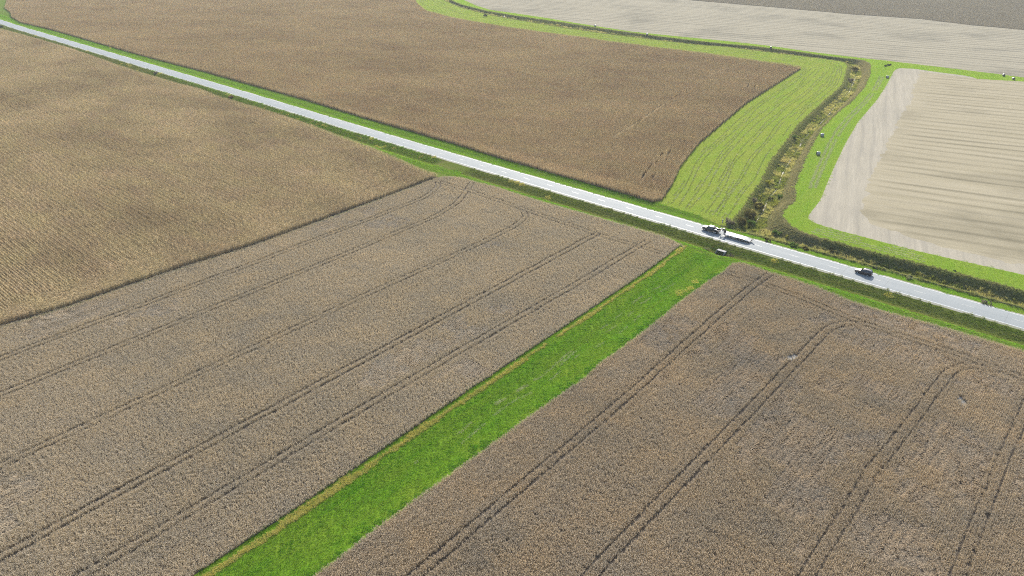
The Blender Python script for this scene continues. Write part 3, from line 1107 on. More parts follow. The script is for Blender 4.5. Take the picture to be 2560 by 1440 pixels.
def us_line(L):
    return np.array([ROAD_O + RD * u + RN * s for u, s in L])


tA = []
tA += pair(us_line([(45.5, 230), (45.4, 152), (45.8, 113), (45.4, 60), (44.8, 40), (41, 30), (36.5, 25.5)]), 2.0, 0.34)
tA += pair(us_line([(61.9, 230), (61.9, 85), (61.5, 52), (58, 36), (52, 25), (47, 17)]), 2.0, 0.32)
tA += pair(us_line([(88.3, 230), (88.2, 97), (89, 61), (88.5, 40), (86, 30), (80, 25.5)]), 2.0, 0.27)
tA += pair(us_line([(113.8, 230), (113.4, 75), (113.5, 45), (113.5, 26)]), 2.0, 0.34)
tA += pair(us_line([(128.5, 230), (128.5, 110), (129.5, 60), (129.5, 20)]), 2.0, 0.27)
tA += pair(us_line([(36, 25.3), (52, 24.5), (75, 25.2), (95, 26.0), (113, 26.5), (128, 25.6), (138.5, 25.2)]), 2.0, 0.3)
tA += pair(us_line([(30, 22), (40, 24.5), (52, 30), (58, 33)]), 2.0, 0.1)
tB = []
tB += pair(us_line([(150, 24.6), (160, 24.2), (169, 24.0), (185, 25.3), (194, 27.5), (205, 28.3), (222, 28.4), (235, 29.5), (262, 31)]), 2.1, 0.27)
tB += pair(us_line([(169.8, 17), (169.2, 30), (169.3, 51), (170.2, 84), (170.6, 106), (170.6, 220)]), 2.1, 0.26)
tB += pair(us_line([(203, 28), (197.5, 30), (194.4, 36), (194, 55), (193.8, 74), (192.6, 135), (192.4, 220)]), 2.3, 0.25)
tB += pair(us_line([(232, 30), (226, 31.5), (223.4, 37), (222.3, 55), (221.4, 70), (220.2, 84), (219.6, 220)]), 2.3, 0.22)
tB += pair(us_line([(240, 36), (239.2, 60), (238.6, 150)]), 2.1, 0.2)
mud_poly = []
for c_, ra, rb, an in PUD:
    a = np.linspace(0, 2 * np.pi, 26)[:-1]
    w = 1 + 0.35 * (vnoise(np.stack([np.cos(a), np.sin(a)], 1) * 3 + c_, 1.3) - 0.5) * 2
    e = np.stack([np.cos(a) * ra * w, np.sin(a) * rb * w], 1)
    e = e @ np.array([[math.cos(an), math.sin(an)], [-math.sin(an), math.cos(an)]]) + c_
    mud_poly.append(e)



def lodgeA(P):
    return vnoise(P, 22.0, 3.1) * 0.7 + vnoise(P, 7.0) * 0.3 > 0.74


def lodgeB(P):
    c_ = at(2160, 1010)
    d = np.linalg.norm((P - c_) / [1.0, 1.0], axis=1)
    return (vnoise(P, 18.0, 5.7) * 0.65 + vnoise(P, 6.0) * 0.3 + 0.35 * np.exp(-(d / 34) ** 2)) > 0.66


o = scatter_object('soybean_field', fill_field(SOY_A, ROAD_ANG + math.pi / 2, 0.38, 0.3, tA, lodgeA, 0.1), scatter_nodes('soybean_scatter', soy_sources(M['soy'])))
props(o, 'ripe tan soybeans with paired wheel tracks left of the green waterway', 'soybean field', None, 'stuff')
o = scatter_object('soybean_field', fill_field(SOY_B, ROAD_ANG + math.pi / 2, 0.38, 0.3, tB, lodgeB, 0.1), scatter_nodes('brown_soybean_scatter', soy_sources(M['soy_brown'])))
props(o, 'ripe brown soybeans with wheel tracks and bare spots right of the waterway', 'soybean field', None, 'stuff')
far_src = [[src('far_crop_patch', soy_geo(row_grid(BIG, 0.76, 0.3)), M['far_crop']) for _ in range(5)],
           [src('far_crop_patch', soy_geo(row_grid(SMALL, 0.76, 0.3)), M['far_crop']) for _ in range(4)],
           [src('far_crop_plant', soy_geo(np.zeros((1, 2))), M['far_crop']) for _ in range(4)]]
o = scatter_object('far_crop_field', fill_field(FAR_FIELD, R(-31), 0.76, 0.3), scatter_nodes('far_crop_scatter', far_src))
for g_ in (): pass
props(o, 'grey brown standing crop at the top right beyond the pale harvested field', 'crop field', None, 'stuff')
for i, e in enumerate(mud_poly):
    V = np.column_stack([np.vstack([e, e.mean(0)]), np.full(len(e) + 1, 0.02)])
    n = len(e)
    f = np.stack([np.arange(n), (np.arange(n) + 1) % n, np.full(n, n)], 1)
    props(link('puddle', mesh_np('puddle', V, f, M['mud'])), ['wet bare mud spot on a wheel track in the soybeans', 'round wet mud spot near the right edge of the soybeans'][i], 'mud', None, 'structure')

# ------------------------------------------------------------------ grass sheets
def tilt(P, e=0.6):
    zx = (height(P + [e, 0]) - height(P - [e, 0])) / (2 * e)
    zy = (height(P + [0, e]) - height(P - [0, e])) / (2 * e)
    return np.column_stack([np.arctan(zy), -np.arctan(zx)])


def fill_grass(mask_names, size, avoid=None):
    """square patches laid over every sheet triangle set of that name"""
    sel = np.isin(rname, mask_names)
    tri = CV[CF[sel]]
    lo, hi = tri.reshape(-1, 2).min(0), tri.reshape(-1, 2).max(0)
    return tri


def grass_patch_points(polys_in, polys_out, size, margin_in=0.0):
    allp = np.concatenate(polys_in)
    lo, hi = allp.min(0), allp.max(0)
    gx, gy = np.meshgrid(np.arange(lo[0], hi[0], size), np.arange(lo[1], hi[1], size))
    P = np.stack([gx.ravel(), gy.ravel()], 1) + rng.uniform(-0.15, 0.15, (gx.size, 2)) * size
    P = P[in_view(P)]
    m = np.zeros(len(P), bool)
    for q in polys_in: m |= inside(P, q)
    P = P[m]
    for q in polys_out:
        P = P[~inside(P, q)]
    return P


def patch_arrays(cls, P, slope=True, smin=0.8, smax=1.2):
    n = len(P)
    r = np.zeros((n, 3))
    if slope: r[:, :2] = tilt(P)
    # spin is kept small on slopes so that the tilt stays right
    r[:, 2] = rng.integers(0, 4, n) * (math.pi / 2) if not slope else 0.0
    s = np.column_stack([np.ones((n, 2)), rng.uniform(smin, smax, n)])
    return (cls, np.column_stack([P, height(P)]), r, s)


def scat(size, dens):
    n = int(size * size * dens)
    return rng.uniform(-size / 2, size / 2, (n, 2)) * 1.05


GS = 2.0
specs = [
    ('waterway_grass', 'waterway_grass', M['way'], M['way_floor'], (0.12, 0.34, 4, 0.045), 30, [WATERWAY], [SOY_A, SOY_B, ROAD, SHOULDER],
     'lush green grassed waterway running between the two soybean fields', 'grass'),
    ('verge_grass', 'verge_grass', M['verge'], M['verge_floor'], (0.12, 0.3, 4, 0.045), 26, [road_poly(-14.5, 17)], [CORN_A, CORN_B, SOY_A, SOY_B, CREEK, MEADOW, SHOULDER, WATERWAY, EAST, DITCH],
     'mown green verges and ditches along both sides of the road', 'grass'),
    ('ditch_grass', 'ditch_grass', M['ditch'], M['ditch_floor'], (0.14, 0.4, 4, 0.05), 26, [road_poly(4.9, 11.6, -700, 20), road_poly(4.9, 11.6, 36, 330)], [CORN_A, CORN_B, SOY_A, SOY_B, CREEK, MEADOW, SHOULDER, WATERWAY, EAST],
     'dark olive grass in the ditch along the near side of the road', 'grass'),
    ('meadow_grass', 'meadow_grass', M['meadow'], M['meadow_floor'], (0.07, 0.18, 4, 0.045), 24, [MEADOW], [CORN_B, CREEK, SHOULDER],
     'yellow green mown hay meadow between the corn and the creek', 'grass'),
    ('field_strip_grass', 'field_strip_grass', M['east'], M['east_floor'], (0.08, 0.2, 4, 0.045), 24, [EAST], [STUB_E, STUB_N, CREEK, SHOULDER],
     'bright green grass strip between the creek and the harvested fields', 'grass'),
]
for nm, rn_, mb, mf, (h0, h1, nb, w), dens, pin, pout, lab, cat in specs:
    srcs = [[src(nm + '_patch', grass_geo(scat(GS, dens), h0, h1, nb, w), mb) for _ in range(6)],
            [src('straw_patch', grass_geo(scat(GS, dens * 0.8), h0 * 1.3, h1 * 1.5, nb, w), M['strawgrass']) for _ in range(4)],
            [src('hay_patch', grass_geo(rng.uniform(-0.5, 0.5, (24, 2)) * [0.5, 1.1], 0.12, 0.28, 4, 0.06, (0.2, 0.9)), M['pale_hay']) for _ in range(4)],
            [src('lush_patch', grass_geo(scat(GS, dens * 1.1), h0 * 1.25, h1 * 1.3, nb, w * 1.2), M['lush']) for _ in range(4)],
            [src('straw_tuft', grass_geo(scat(0.75, 55), 0.2, 0.5, 5, 0.05, (0.4, 1.3)), M['strawgrass']) for _ in range(4)]]
    P = grass_patch_points(pin, pout, GS)
    groups = []
    if nm == 'waterway_grass':
        u, s = us(P)
        d = seg_dist(P, smooth(soyA_way, 3, 2))
        straw = ((np.linalg.norm((P - at(1722, 715)) @ np.stack([RD, RN], 1) / [1.4, 6], axis=1) < 1.2) & (vnoise(P, 2.0) > 0.4))
        groups.append(patch_arrays(2, P[straw]))
        P = P[~straw]
        eg = smooth(soyA_way, 0.7, 6)
        tt = np.gradient(eg, axis=0); tt /= np.linalg.norm(tt, axis=1)[:, None]
        nn = np.stack([-tt[:, 1], tt[:, 0]], 1)
        if ((eg + nn)[50:51] - at(1300, 960)) @ RD < ((eg - nn)[50:51] - at(1300, 960)) @ RD: nn = -nn
        for off, thr in ((0.9, 0.62), (1.5, 0.15), (2.0, 0.42), (2.7, 0.8)):
            q = eg + nn * off + rng.normal(0, 0.12, eg.shape)
            groups.append(patch_arrays(5, q[vnoise(q, 9.0) > thr], True, 0.7, 1.3))
        dB = seg_dist(P, smooth(soyB_way, 2.5, 1))
        lush = (dB < 0.6 + 2.2 * vnoise(P, 7.0)) & (us(P)[1] > 24)
        groups.append(patch_arrays(4, P[lush]))
        P = P[~lush]
        st = []
        for u0_, sa, sb in ((148.0, 44, 76), (150.0, 40, 96), (151.4, 84, 112), (149.0, 84, 118), (148.6, 104, 142), (151.0, 112, 136), (152.6, 62, 84)):
            ss = np.arange(sa, sb, 0.8)
            q = us_line([(u0_ + 0.012 * (s_ - 60) + 0.5 * math.sin(s_ * 0.2), s_) for s_ in ss])
            q = q[vnoise(q, 4.0) > 0.5] + rng.normal(0, 0.08, (int((vnoise(q, 4.0) > 0.5).sum()), 2))
            st.append(q)
        st = np.concatenate(st)
        g_ = patch_arrays(3, st, False, 0.7, 1.3)
        g_[2][:, 2] = ROAD_ANG
        groups.append(g_)
    elif nm == 'verge_grass':
        u, s = us(P)
        sdv = s - s0(u)
        straw = (sdv > 6.4) & (sdv < 8.0) & (vnoise(P, 4.0) > 0.78)
        groups.append(patch_arrays(2, P[straw]))
        P = P[~straw]
    elif nm == 'ditch_grass':
        dry = vnoise(np.column_stack(us(P)) * [0.12, 1.0], 1.3, 4.4) > 0.86
        groups.append(patch_arrays(2, P[dry]))
        P = P[~dry]
    groups.append(patch_arrays(1, P))
    o = scatter_object(nm, groups, scatter_nodes(nm + '_scatter', srcs), sheet_arrays(rn_), mf)
    props(o, lab, cat, None, 'stuff')

# windrows of cut hay
hay_src = [[src('hay_tuft', grass_geo(rng.uniform(-0.5, 0.5, (22, 2)) * [1.0, 0.55], 0.1, 0.22, 5, 0.06, (0.2, 0.9)), M['hay']) for _ in range(8)],
           [src('pale_hay_tuft', grass_geo(rng.uniform(-0.5, 0.5, (30, 2)) * [1.0, 0.9], 0.14, 0.3, 6, 0.08, (0.1, 0.7)), M['pale_hay']) for _ in range(6)]]
hay_ng = scatter_nodes('hay_scatter', hay_src)


def between(Pa, Pb, f, step=0.85):
    n = 400
    a = resample(Pa, 1.0); b = resample(Pb, 1.0)
    ta = np.linspace(0, 1, n)
    A = np.stack([np.interp(ta * (len(a) - 1), np.arange(len(a)), a[:, i]) for i in (0, 1)], 1)
    B = np.stack([np.interp(ta * (len(b) - 1), np.arange(len(b)), b[:, i]) for i in (0, 1)], 1)
    return resample(A * (1 - f) + B * f, step)


# corner of the corn and bend of the creek split the meadow in two legs
ci_ = int(np.argmin(np.linalg.norm(CB_EDGE - at(2003, 172), axis=1)))
wi_ = int(np.argmin(np.linalg.norm(W_BANK - at(2118, 170), axis=1)))
edgeA, edgeB = CB_EDGE[:ci_ + 1], CB_EDGE[ci_:]
wA, wB = W_BANK[:wi_ + 1], W_BANK[wi_:]
wA = wA[np.linalg.norm(wA - wA[0], axis=1) > 4]
hay, hay_a = [], []
for f in (0.16, 0.24, 0.35, 0.44, 0.55, 0.62, 0.72, 0.80, 0.90):
    c1 = between(edgeA, wA, f)
    c2 = between(edgeB, wB, f, 1.1)
    c = np.concatenate([c1, c2])
    c = smooth(c, 0.75, 6)
    t = np.gradient(c, axis=0); t /= np.linalg.norm(t, axis=1)[:, None] + 1e-9
    nrm = np.stack([-t[:, 1], t[:, 0]], 1)
    c = c + nrm * ((vnoise(c, 30.0, f * 40) - 0.5) * 2.2)[:, None]
    for off, thr in ((0.0, 0.16), (1.3, 0.66)):
        kk = vnoise(c, 16.0, f * 11) > thr
        hay.append((c + nrm * off + rng.normal(0, 0.06, c.shape))[kk])
        hay_a.append(np.arctan2(t[:, 1], t[:, 0])[kk])
hay_n = sum(len(h_) for h_ in hay)
for f in (0.48, 0.64):
    a = E_BANK[(E_BANK[:, 1] < at(2176, 165)[1])]
    k0 = int(np.argmin(np.linalg.norm(E_BANK - at(2175, 187), axis=1)))
    k1 = int(np.argmin(np.linalg.norm(E_BANK - at(1990, 480), axis=1)))
    b_ = smooth(stubE_l, 3, 1)
    j0 = int(np.argmin(np.linalg.norm(b_ - at(2225, 195), axis=1)))
    j1 = int(np.argmin(np.linalg.norm(b_ - at(2062, 472), axis=1)))
    c = between(E_BANK[k0:k1], b_[j0:j1], f)
    for off in (0, 0.45):
        q = c + [off, 0] + rng.normal(0, 0.15, c.shape)
        kk = vnoise(q, 16.0) > 0.2
        hay.append(q[kk]); hay_a.append(np.full(kk.sum(), R(66)))
k0 = int(np.argmin(np.linalg.norm(E_BANK - at(2025, 588), axis=1)))
j0 = int(np.argmin(np.linalg.norm(b_ - at(2060, 567), axis=1)))
for f in (0.3, 0.48, 0.66, 0.84):
    c = between(E_BANK[k0:], b_[j0:], f)
    q = c + rng.normal(0, 0.2, c.shape)
    kk = vnoise(q, 14.0) > 0.45
    hay.append(q[kk]); hay_a.append(np.full(kk.sum(), ROAD_ANG))
hay, hay_a = np.concatenate(hay), np.concatenate(hay_a)
pale = np.arange(len(hay)) >= hay_n
pale |= rng.random(len(hay)) < 0.18
kk = in_view(hay) & ~inside(hay, CORN_B) & ~inside(hay, CREEK)
hay, hay_a, pale = hay[kk], hay_a[kk], pale[kk]
hg = []
for ci, mm in ((1, ~pale), (2, pale)):
    n = int(mm.sum())
    hg.append((ci, np.column_stack([hay[mm], height(hay[mm])]), np.column_stack([np.zeros((n, 2)), hay_a[mm]]), np.column_stack([np.ones((n, 2)), U(0.7, 1.3, n)])))
o = scatter_object('hay_windrows', hg, hay_ng)
props(o, 'thin grey windrows of cut hay curving over the meadow', 'hay', None, 'stuff')

# creek: banks with dry grass
cs_src = [[src('dry_grass_tuft', grass_geo(rng.normal(0, 0.28, (16, 2)), 0.7, 1.3, 6, 0.06, (0.6, 1.45)), M['drygrass']) for _ in range(6)],
          [src('bank_grass_tuft', grass_geo(scat(1.4, 34), 0.2, 0.5, 5, 0.05), M['bankgrass']) for _ in range(6)],
          [src('green_brush_tuft', grass_geo(rng.normal(0, 0.32, (16, 2)), 0.5, 1.1, 7, 0.09, (0.2, 1.4)), M['brush']) for _ in range(6)],
          [src('tan_bank_tuft', grass_geo(scat(1.4, 40), 0.15, 0.38, 5, 0.05), M['tanbank']) for _ in range(6)]]
P = grid_in(CREEK, 1.15)
P = P[in_view(P)]
uq, sq = us(P)
P = P[np.abs(sq - s0(uq)) > 5.6]
dc = np.minimum.reduce([seg_dist(P, c) for c in CREEK_C])
db = np.minimum.reduce([seg_dist(P, b) for b in BANKS])
t = dc / (dc + db + 1e-6)
wet = dc < 0.5
tall = (t < 0.55) & ~wet & (vnoise(P, 4.0) > 0.3)
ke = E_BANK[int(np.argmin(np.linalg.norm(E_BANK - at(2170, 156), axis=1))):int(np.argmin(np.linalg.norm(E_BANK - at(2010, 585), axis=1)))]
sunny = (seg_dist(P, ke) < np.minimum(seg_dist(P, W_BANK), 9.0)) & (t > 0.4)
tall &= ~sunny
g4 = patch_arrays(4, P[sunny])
g2 = patch_arrays(2, P[~wet & ~tall & ~sunny])
brushy = vnoise(P, 5.5, 7.7) > 0.56
g1 = patch_arrays(1, P[tall & ~brushy], False, 0.7, 1.3)
g1[2][:, 2] = U(0, 6.28, len(g1[1]))
g3 = patch_arrays(3, P[tall & brushy], False, 0.7, 1.4)
g3[2][:, 2] = U(0, 6.28, len(g3[1]))
o = scatter_object('creek_bank_grass', [g1, g2, g3, g4], scatter_nodes('creek_scatter', cs_src), sheet_arrays('creek_bed'), M['creek_floor'])
props(o, 'tan dry grass covering the banks and bottom of the winding creek', 'grass', None, 'stuff')
# thread of water in the creek
cw = CREEK_C[0][(CREEK_C[0][:, 1] < 620)]
t = np.gradient(cw, axis=0); t /= np.linalg.norm(t, axis=1)[:, None]
nrm = np.stack([-t[:, 1], t[:, 0]], 1)
wid = (0.75 * np.clip(vnoise(cw, 7.0, 2.2) - 0.55, 0.0, 1) + 0.02)[:, None]
zc = height(cw) + 0.12
V = np.concatenate([np.column_stack([cw - nrm * wid, zc]), np.column_stack([cw + nrm * wid, zc])])
n = len(cw); i = np.arange(n - 1)
props(link('creek_water', mesh_np('creek_water', V, np.stack([i, i + 1, n + i + 1, n + i], 1), M['water'], True)), 'narrow thread of muddy water in the creek bottom', 'water', None, 'structure')


# ------------------------------------------------------------------ bushes
def bush(px, py, rad, hgt, cols, label, group=None, leaf=0.17, n=900, name='bush', cone=False, stems=7, cat='bush'):
    x, y = at(px, py, 0)
    for _ in range(3):
        z = hz(x, y)
        x, y = at(px, py, z)
    t = empty(name, (x, y, z - 0.05), rng.uniform(0, 6.28), label, cat, group)
    # foliage: leaf quads gathered in clumps through the crown
    nc = max(5, int(9 * rad))
    ca = U(0, 6.28, nc)
    cr = np.sqrt(U(0, 1, nc)) * rad * 0.75
    if cone:
        cz = U(0.1, 0.95, nc) * hgt
        cr = cr * (1.15 - cz / hgt)
    else:
        cz = hgt * (0.3 + 0.6 * U(0, 1, nc) * np.sqrt(np.clip(1 - (cr / rad) ** 2, 0.1, 1)))
    cc = np.stack([np.cos(ca) * cr, np.sin(ca) * cr, cz], 1)
    csz = U(0.22, 0.42, nc) * min(rad, hgt)
    k = rng.integers(0, nc, n)
    d = rng.normal(0, 1, (n, 3)); d /= np.linalg.norm(d, axis=1)[:, None]
    pos = cc[k] + d * (csz[k] * U(0.35, 1.0, n))[:, None]
    pos[:, 2] = np.clip(pos[:, 2], 0.05, None)
    a = rng.normal(0, 1, (n, 3)); a /= np.linalg.norm(a, axis=1)[:, None]
    b = np.cross(a, rng.normal(0, 1, (n, 3))); b /= np.linalg.norm(b, axis=1)[:, None]
    sz = U(0.6, 1.3, n)[:, None] * leaf
    V = np.stack([pos - a * sz, pos + b * sz * 0.45, pos + a * sz, pos - b * sz * 0.45], 1).reshape(-1, 3)
    f = np.arange(4 * n).reshape(n, 4)
    me = mesh_np('foliage', V, f, cols)
    at_ = me.attributes.new('tint', 'FLOAT', 'POINT')
    at_.data.foreach_set('value', np.repeat(np.clip(0.5 * (k % 5) / 4 + U(0, 0.5, n), 0, 1), 4).astype(np.float32))
    link('foliage', me, t)
    bm = bmesh.new()
    for j in range(stems):
        q = cc[j % nc] * [0.9, 0.9, 0.95]
        w0, w1 = 0.045, 0.015
        p0 = Vector((rng.normal(0, 0.1), rng.normal(0, 0.1), -0.1)); p1 = Vector(q)
        mid = (p0 + p1) / 2 + Vector((0, 0, 0.12 * hgt))
        prev = None
        for pp, w in ((p0, w0), (mid, 0.03), (p1, w1)):
            ring = [bm.verts.new(pp + Vector((w * math.cos(2.1 * m), w * math.sin(2.1 * m), 0))) for m in range(3)]
            if prev:
                for m in range(3):
                    bm.faces.new((prev[m], prev[(m + 1) % 3], ring[(m + 1) % 3], ring[m]))
            prev = ring
    bm_obj('stems', bm, M['bark'], t)
    return t


def bm_leaf(name, a, b, c):
    return veg(name, a, b, c, 0.3, 1.2, transl=0.35, tboost=1.3)


B = {
    'olive': bm_leaf('olive_leaf', (0.10, 0.115, 0.04), (0.13, 0.12, 0.05), (0.17, 0.12, 0.05)),
    'green': bm_leaf('green_leaf', (0.09, 0.17, 0.035), (0.13, 0.19, 0.045), (0.16, 0.2, 0.06)),
    'dark': bm_leaf('dark_leaf', (0.035, 0.06, 0.022), (0.05, 0.075, 0.03), (0.06, 0.07, 0.03)),
    'yellow': bm_leaf('yellow_leaf', (0.36, 0.34, 0.04), (0.3, 0.33, 0.05), (0.4, 0.36, 0.08)),
    'grey': bm_leaf('grey_twig', (0.19, 0.165, 0.13), (0.15, 0.13, 0.105), (0.22, 0.19, 0.15)),
    'pale': bm_leaf('pale_leaf', (0.22, 0.25, 0.12), (0.25, 0.26, 0.14), (0.28, 0.26, 0.15)),
    'rust': bm_leaf('rust_weed', (0.20, 0.12, 0.06), (0.16, 0.10, 0.055), (0.23, 0.15, 0.08)),
}
bush(1850, 561, 2.3, 2.6, B['olive'], 'olive bush nearest the truck on the left bank of the creek', leaf=0.2, n=1500)
bush(1874, 547, 2.7, 3.6, B['olive'], 'tallest rounded olive willow bush in the clump by the road bend of the creek', leaf=0.2, n=2000)
bush(1897, 526, 2.2, 3.0, B['olive'], 'upper olive bush at the back of the creek clump', leaf=0.2, n=1500)
bush(1823, 560, 2.0, 1.9, B['grey'], 'low grey green bush at the edge of the meadow behind the truck', leaf=0.18, n=1100)
bush(1878, 566, 1.9, 2.2, B['green'], 'leafy green bush at the front of the creek clump', leaf=0.18, n=1300)
bush(1899, 494, 0.9, 1.5, B['yellow'], 'small bright yellow bush in the creek above the olive clump', leaf=0.16, n=420)
bush(1919, 462, 1.3, 2.1, B['yellow'], 'larger yellow green bush under the west creek bank', leaf=0.17, n=700)
bush(1950, 495, 1.2, 1.5, B['green'], 'rounded green bush alone beside the tan east creek bank', leaf=0.16, n=800)
bush(1884, 505, 1.3, 1.5, B['grey'], 'grey brown brush on the west bank edge below the yellow bush', leaf=0.16, n=700)
bush(1925, 500, 1.3, 1.3, B['olive'], 'dull olive bush in the creek bottom between the yellow and green bushes', leaf=0.16, n=700)
bush(1941, 589, 1.8, 1.8, B['green'], 'wide leafy green bush beside the trailer verge', leaf=0.18, n=1200)
bush(1967, 598, 1.0, 1.8, B['yellow'], 'yellowish upright bush at the foot of the dark bank', leaf=0.16, n=600)
bush(1983, 617, 1.8, 1.3, B['green'], 'broad low bright green bush beside the road behind the trailer', leaf=0.17, n=1100)
bush(2012, 624, 1.4, 1.1, B['olive'], 'low olive bush following the broad green one along the road', leaf=0.16, n=800)
bush(1918, 603, 1.3, 1.2, B['olive'], 'low olive bush just above the trailer tail', leaf=0.16, n=700)
bush(2077, 633, 0.9, 2.8, B['dark'], 'tall narrow dark sapling in the ditch between trailer and black car', leaf=0.16, n=600, name='sapling', cat='sapling')
bush(2212, 658, 1.0, 1.9, B['green'], 'slender green sapling on the dark bank above the black car', leaf=0.15, n=450, name='sapling', cat='sapling')
bush(2187, 671, 0.9, 1.0, B['pale'], 'small pale round bush right above the black car', leaf=0.14, n=420)
bush(2272, 698, 1.8, 1.1, B['pale'], 'pale green mound of a bush beside the road right of the car', leaf=0.15, n=800)
bush(2382, 693, 1.4, 2.4, B['dark'], 'dark green cedar like bush on top of the right bank', leaf=0.15, n=1100, cone=True)
bush(2467, 760, 1.9, 0.9, B['grey'], 'dead grey bush by the road at the right edge', leaf=0.12, n=700, stems=16)
bush(1984, 347, 1.4, 2.0, B['green'], 'single green bush halfway up the creek', leaf=0.2, n=800)
bush(2134, 178, 3.0, 3.2, B['olive'], 'big olive bush inside the bend of the creek', leaf=0.26, n=1500)
bush(2124, 205, 2.4, 2.4, B['grey'], 'grey brush below the bend of the creek', leaf=0.24, n=1100)
bush(1213, 42, 2.2, 2.4, B['dark'], 'dark shrub on the near side of the far ditch', leaf=0.35, n=500)
bush(1786, 620, 1.6, 0.9, B['rust'], 'rusty dry weeds above the culvert mouth', leaf=0.12, n=900, name='weed_clump', cat='weeds')
bush(1824, 640, 1.5, 0.7, B['grey'], 'grey dry weeds on the right of the culvert mouth', leaf=0.12, n=700, name='weed_clump', cat='weeds')
bush(1766, 625, 1.4, 0.7, B['pale'], 'pale dry weeds on the left of the culvert mouth', leaf=0.12, n=600, name='weed_clump', cat='weeds')
bush(577, 246, 1.9, 1.6, B['rust'], 'brown weed clump by a thin post beside the left corn field', leaf=0.2, n=700, name='weed_clump', cat='weeds')
bush(390, 185, 1.8, 1.5, B['grey'], 'grey weed clump at the road edge far to the left', leaf=0.22, n=500, name='weed_clump', cat='weeds')
bush(4, 69, 1.8, 1.8, B['dark'], 'dark weed clump at the far left end of the road', leaf=0.26, n=500, name='weed_clump', cat='weeds')
bush(2214, 166, 1.1, 1.2, B['dark'], 'dark weed clump lowest in the washed gully of the grass strip', leaf=0.24, n=320, name='weed_clump', cat='weeds')
bush(2221, 164, 1.1, 1.2, B['dark'], 'dark weed clump in the middle of the washed gully', leaf=0.24, n=320, name='weed_clump', cat='weeds')
bush(2226, 163.4, 0.9, 1.0, B['dark'], 'small dark weed clump on the right of the washed gully', leaf=0.22, n=260, name='weed_clump', cat='weeds')


# ------------------------------------------------------------------ vehicles
HEAD = math.atan2(-RD[1], -RD[0])          # driving away to the upper left
LEFT = RN                                   # the vehicles' left side faces the camera


def loft(name, stations, mat, parent, mid=None, bevel=0.03):
    """body shell from rings: (x, z_bottom, z_belt, z_top, half_bottom, half_belt, half_top)"""
    bm = bmesh.new()
    prev = None
    for x, zb, zm, zt, wb, wm, wt in stations:
        ring = [(-wb * 0.94, zb), (-wb, zb + 0.12), (-wm, zm), (-wt, zt), (wt, zt), (wm, zm), (wb, zb + 0.12), (wb * 0.94, zb)]
        r = [bm.verts.new((x, y, z)) for y, z in ring]
        if prev:
            n = len(r)
            for i in range(n):
                bm.faces.new((prev[i], prev[(i + 1) % n], r[(i + 1) % n], r[i]))
        else:
            bm.faces.new(r)
        prev = r
    bm.faces.new(prev[::-1])
    return bm_obj(name, bm, mat, parent, False, bevel)


def panel(name, pts, mat, parent, thick=0.012):
    """thin plate through 3D points, thickened along its normal"""
    bm = bmesh.new()
    v = [Vector(p) for p in pts]
    nrm = (v[1] - v[0]).cross(v[2] - v[0]).normalized() * thick
    a = [bm.verts.new(p) for p in v]
    b = [bm.verts.new(p + nrm) for p in v]
    bm.faces.new(a[::-1]); bm.faces.new(b)
    n = len(v)
    for i in range(n):
        bm.faces.new((a[i], a[(i + 1) % n], b[(i + 1) % n], b[i]))
    return bm_obj(name, bm, mat, parent)


def wheel(parent, x, y, r, w, rim=M['alloy'], dual=False):
    """y: outer face of the wheel (signed)"""
    s = 1 if y > 0 else -1
    bm = bmesh.new()
    n = 24
    prof = [(r * 0.62, 0), (r * 0.93, 0.0), (r, 0.03), (r, w - 0.03), (r * 0.93, w), (r * 0.62, w)]
    rings = []
    for i in range(n):
        a = 2 * math.pi * i / n
        rings.append([bm.verts.new((q * math.cos(a), -s * d, q * math.sin(a))) for q, d in prof])
    for i in range(n):
        A, B_ = rings[i], rings[(i + 1) % n]
        for k in range(len(prof)):
            m = (k + 1) % len(prof)
            bm.faces.new((A[k], A[m], B_[m], B_[k]))
    t = bm_obj('wheel', bm, M['tyre'], parent, True)
    t.location = (x, y, r)
    bm = bmesh.new()
    add_cyl(bm, (0, 0), r * 0.62, -s * (w - 0.02), -s * 0.03, 20)
    add_cyl(bm, (0, 0), r * 0.14, -s * 0.03, s * 0.015, 10)
    for k in range(5):
        a = 2 * math.pi * k / 5
        c, q = math.cos(a), math.sin(a)
        vs = []
        for dy in (-s * 0.03, s * 0.006):
            for (ra, wa) in ((0.1, 0.05), (0.1, -0.05), (0.58, -0.07), (0.58, 0.07)):
                vs.append(bm.verts.new((r * (ra * c - wa * q), dy, r * (ra * q + wa * c))))
        for f in ((0, 1, 2, 3), (4, 7, 6, 5), (0, 4, 5, 1), (1, 5, 6, 2), (2, 6, 7, 3), (3, 7, 4, 0)):
            bm.faces.new([vs[i] for i in f])
    bm_obj('rim', bm, rim, t)
    return t


def box_part(name, x0, x1, y0, y1, z0, z1, mat, parent, bevel=0.0):
    bm = bmesh.new()
    add_box(bm, x0, x1, y0, y1, z0, z1)
    return bm_obj(name, bm, mat, parent, False, bevel)


def on_road(px_front, px_rear, half_w):
    a, b = at(*px_front, 0.45), at(*px_rear, 0.45)
    c = (a + b) / 2 - RN * half_w
    return c


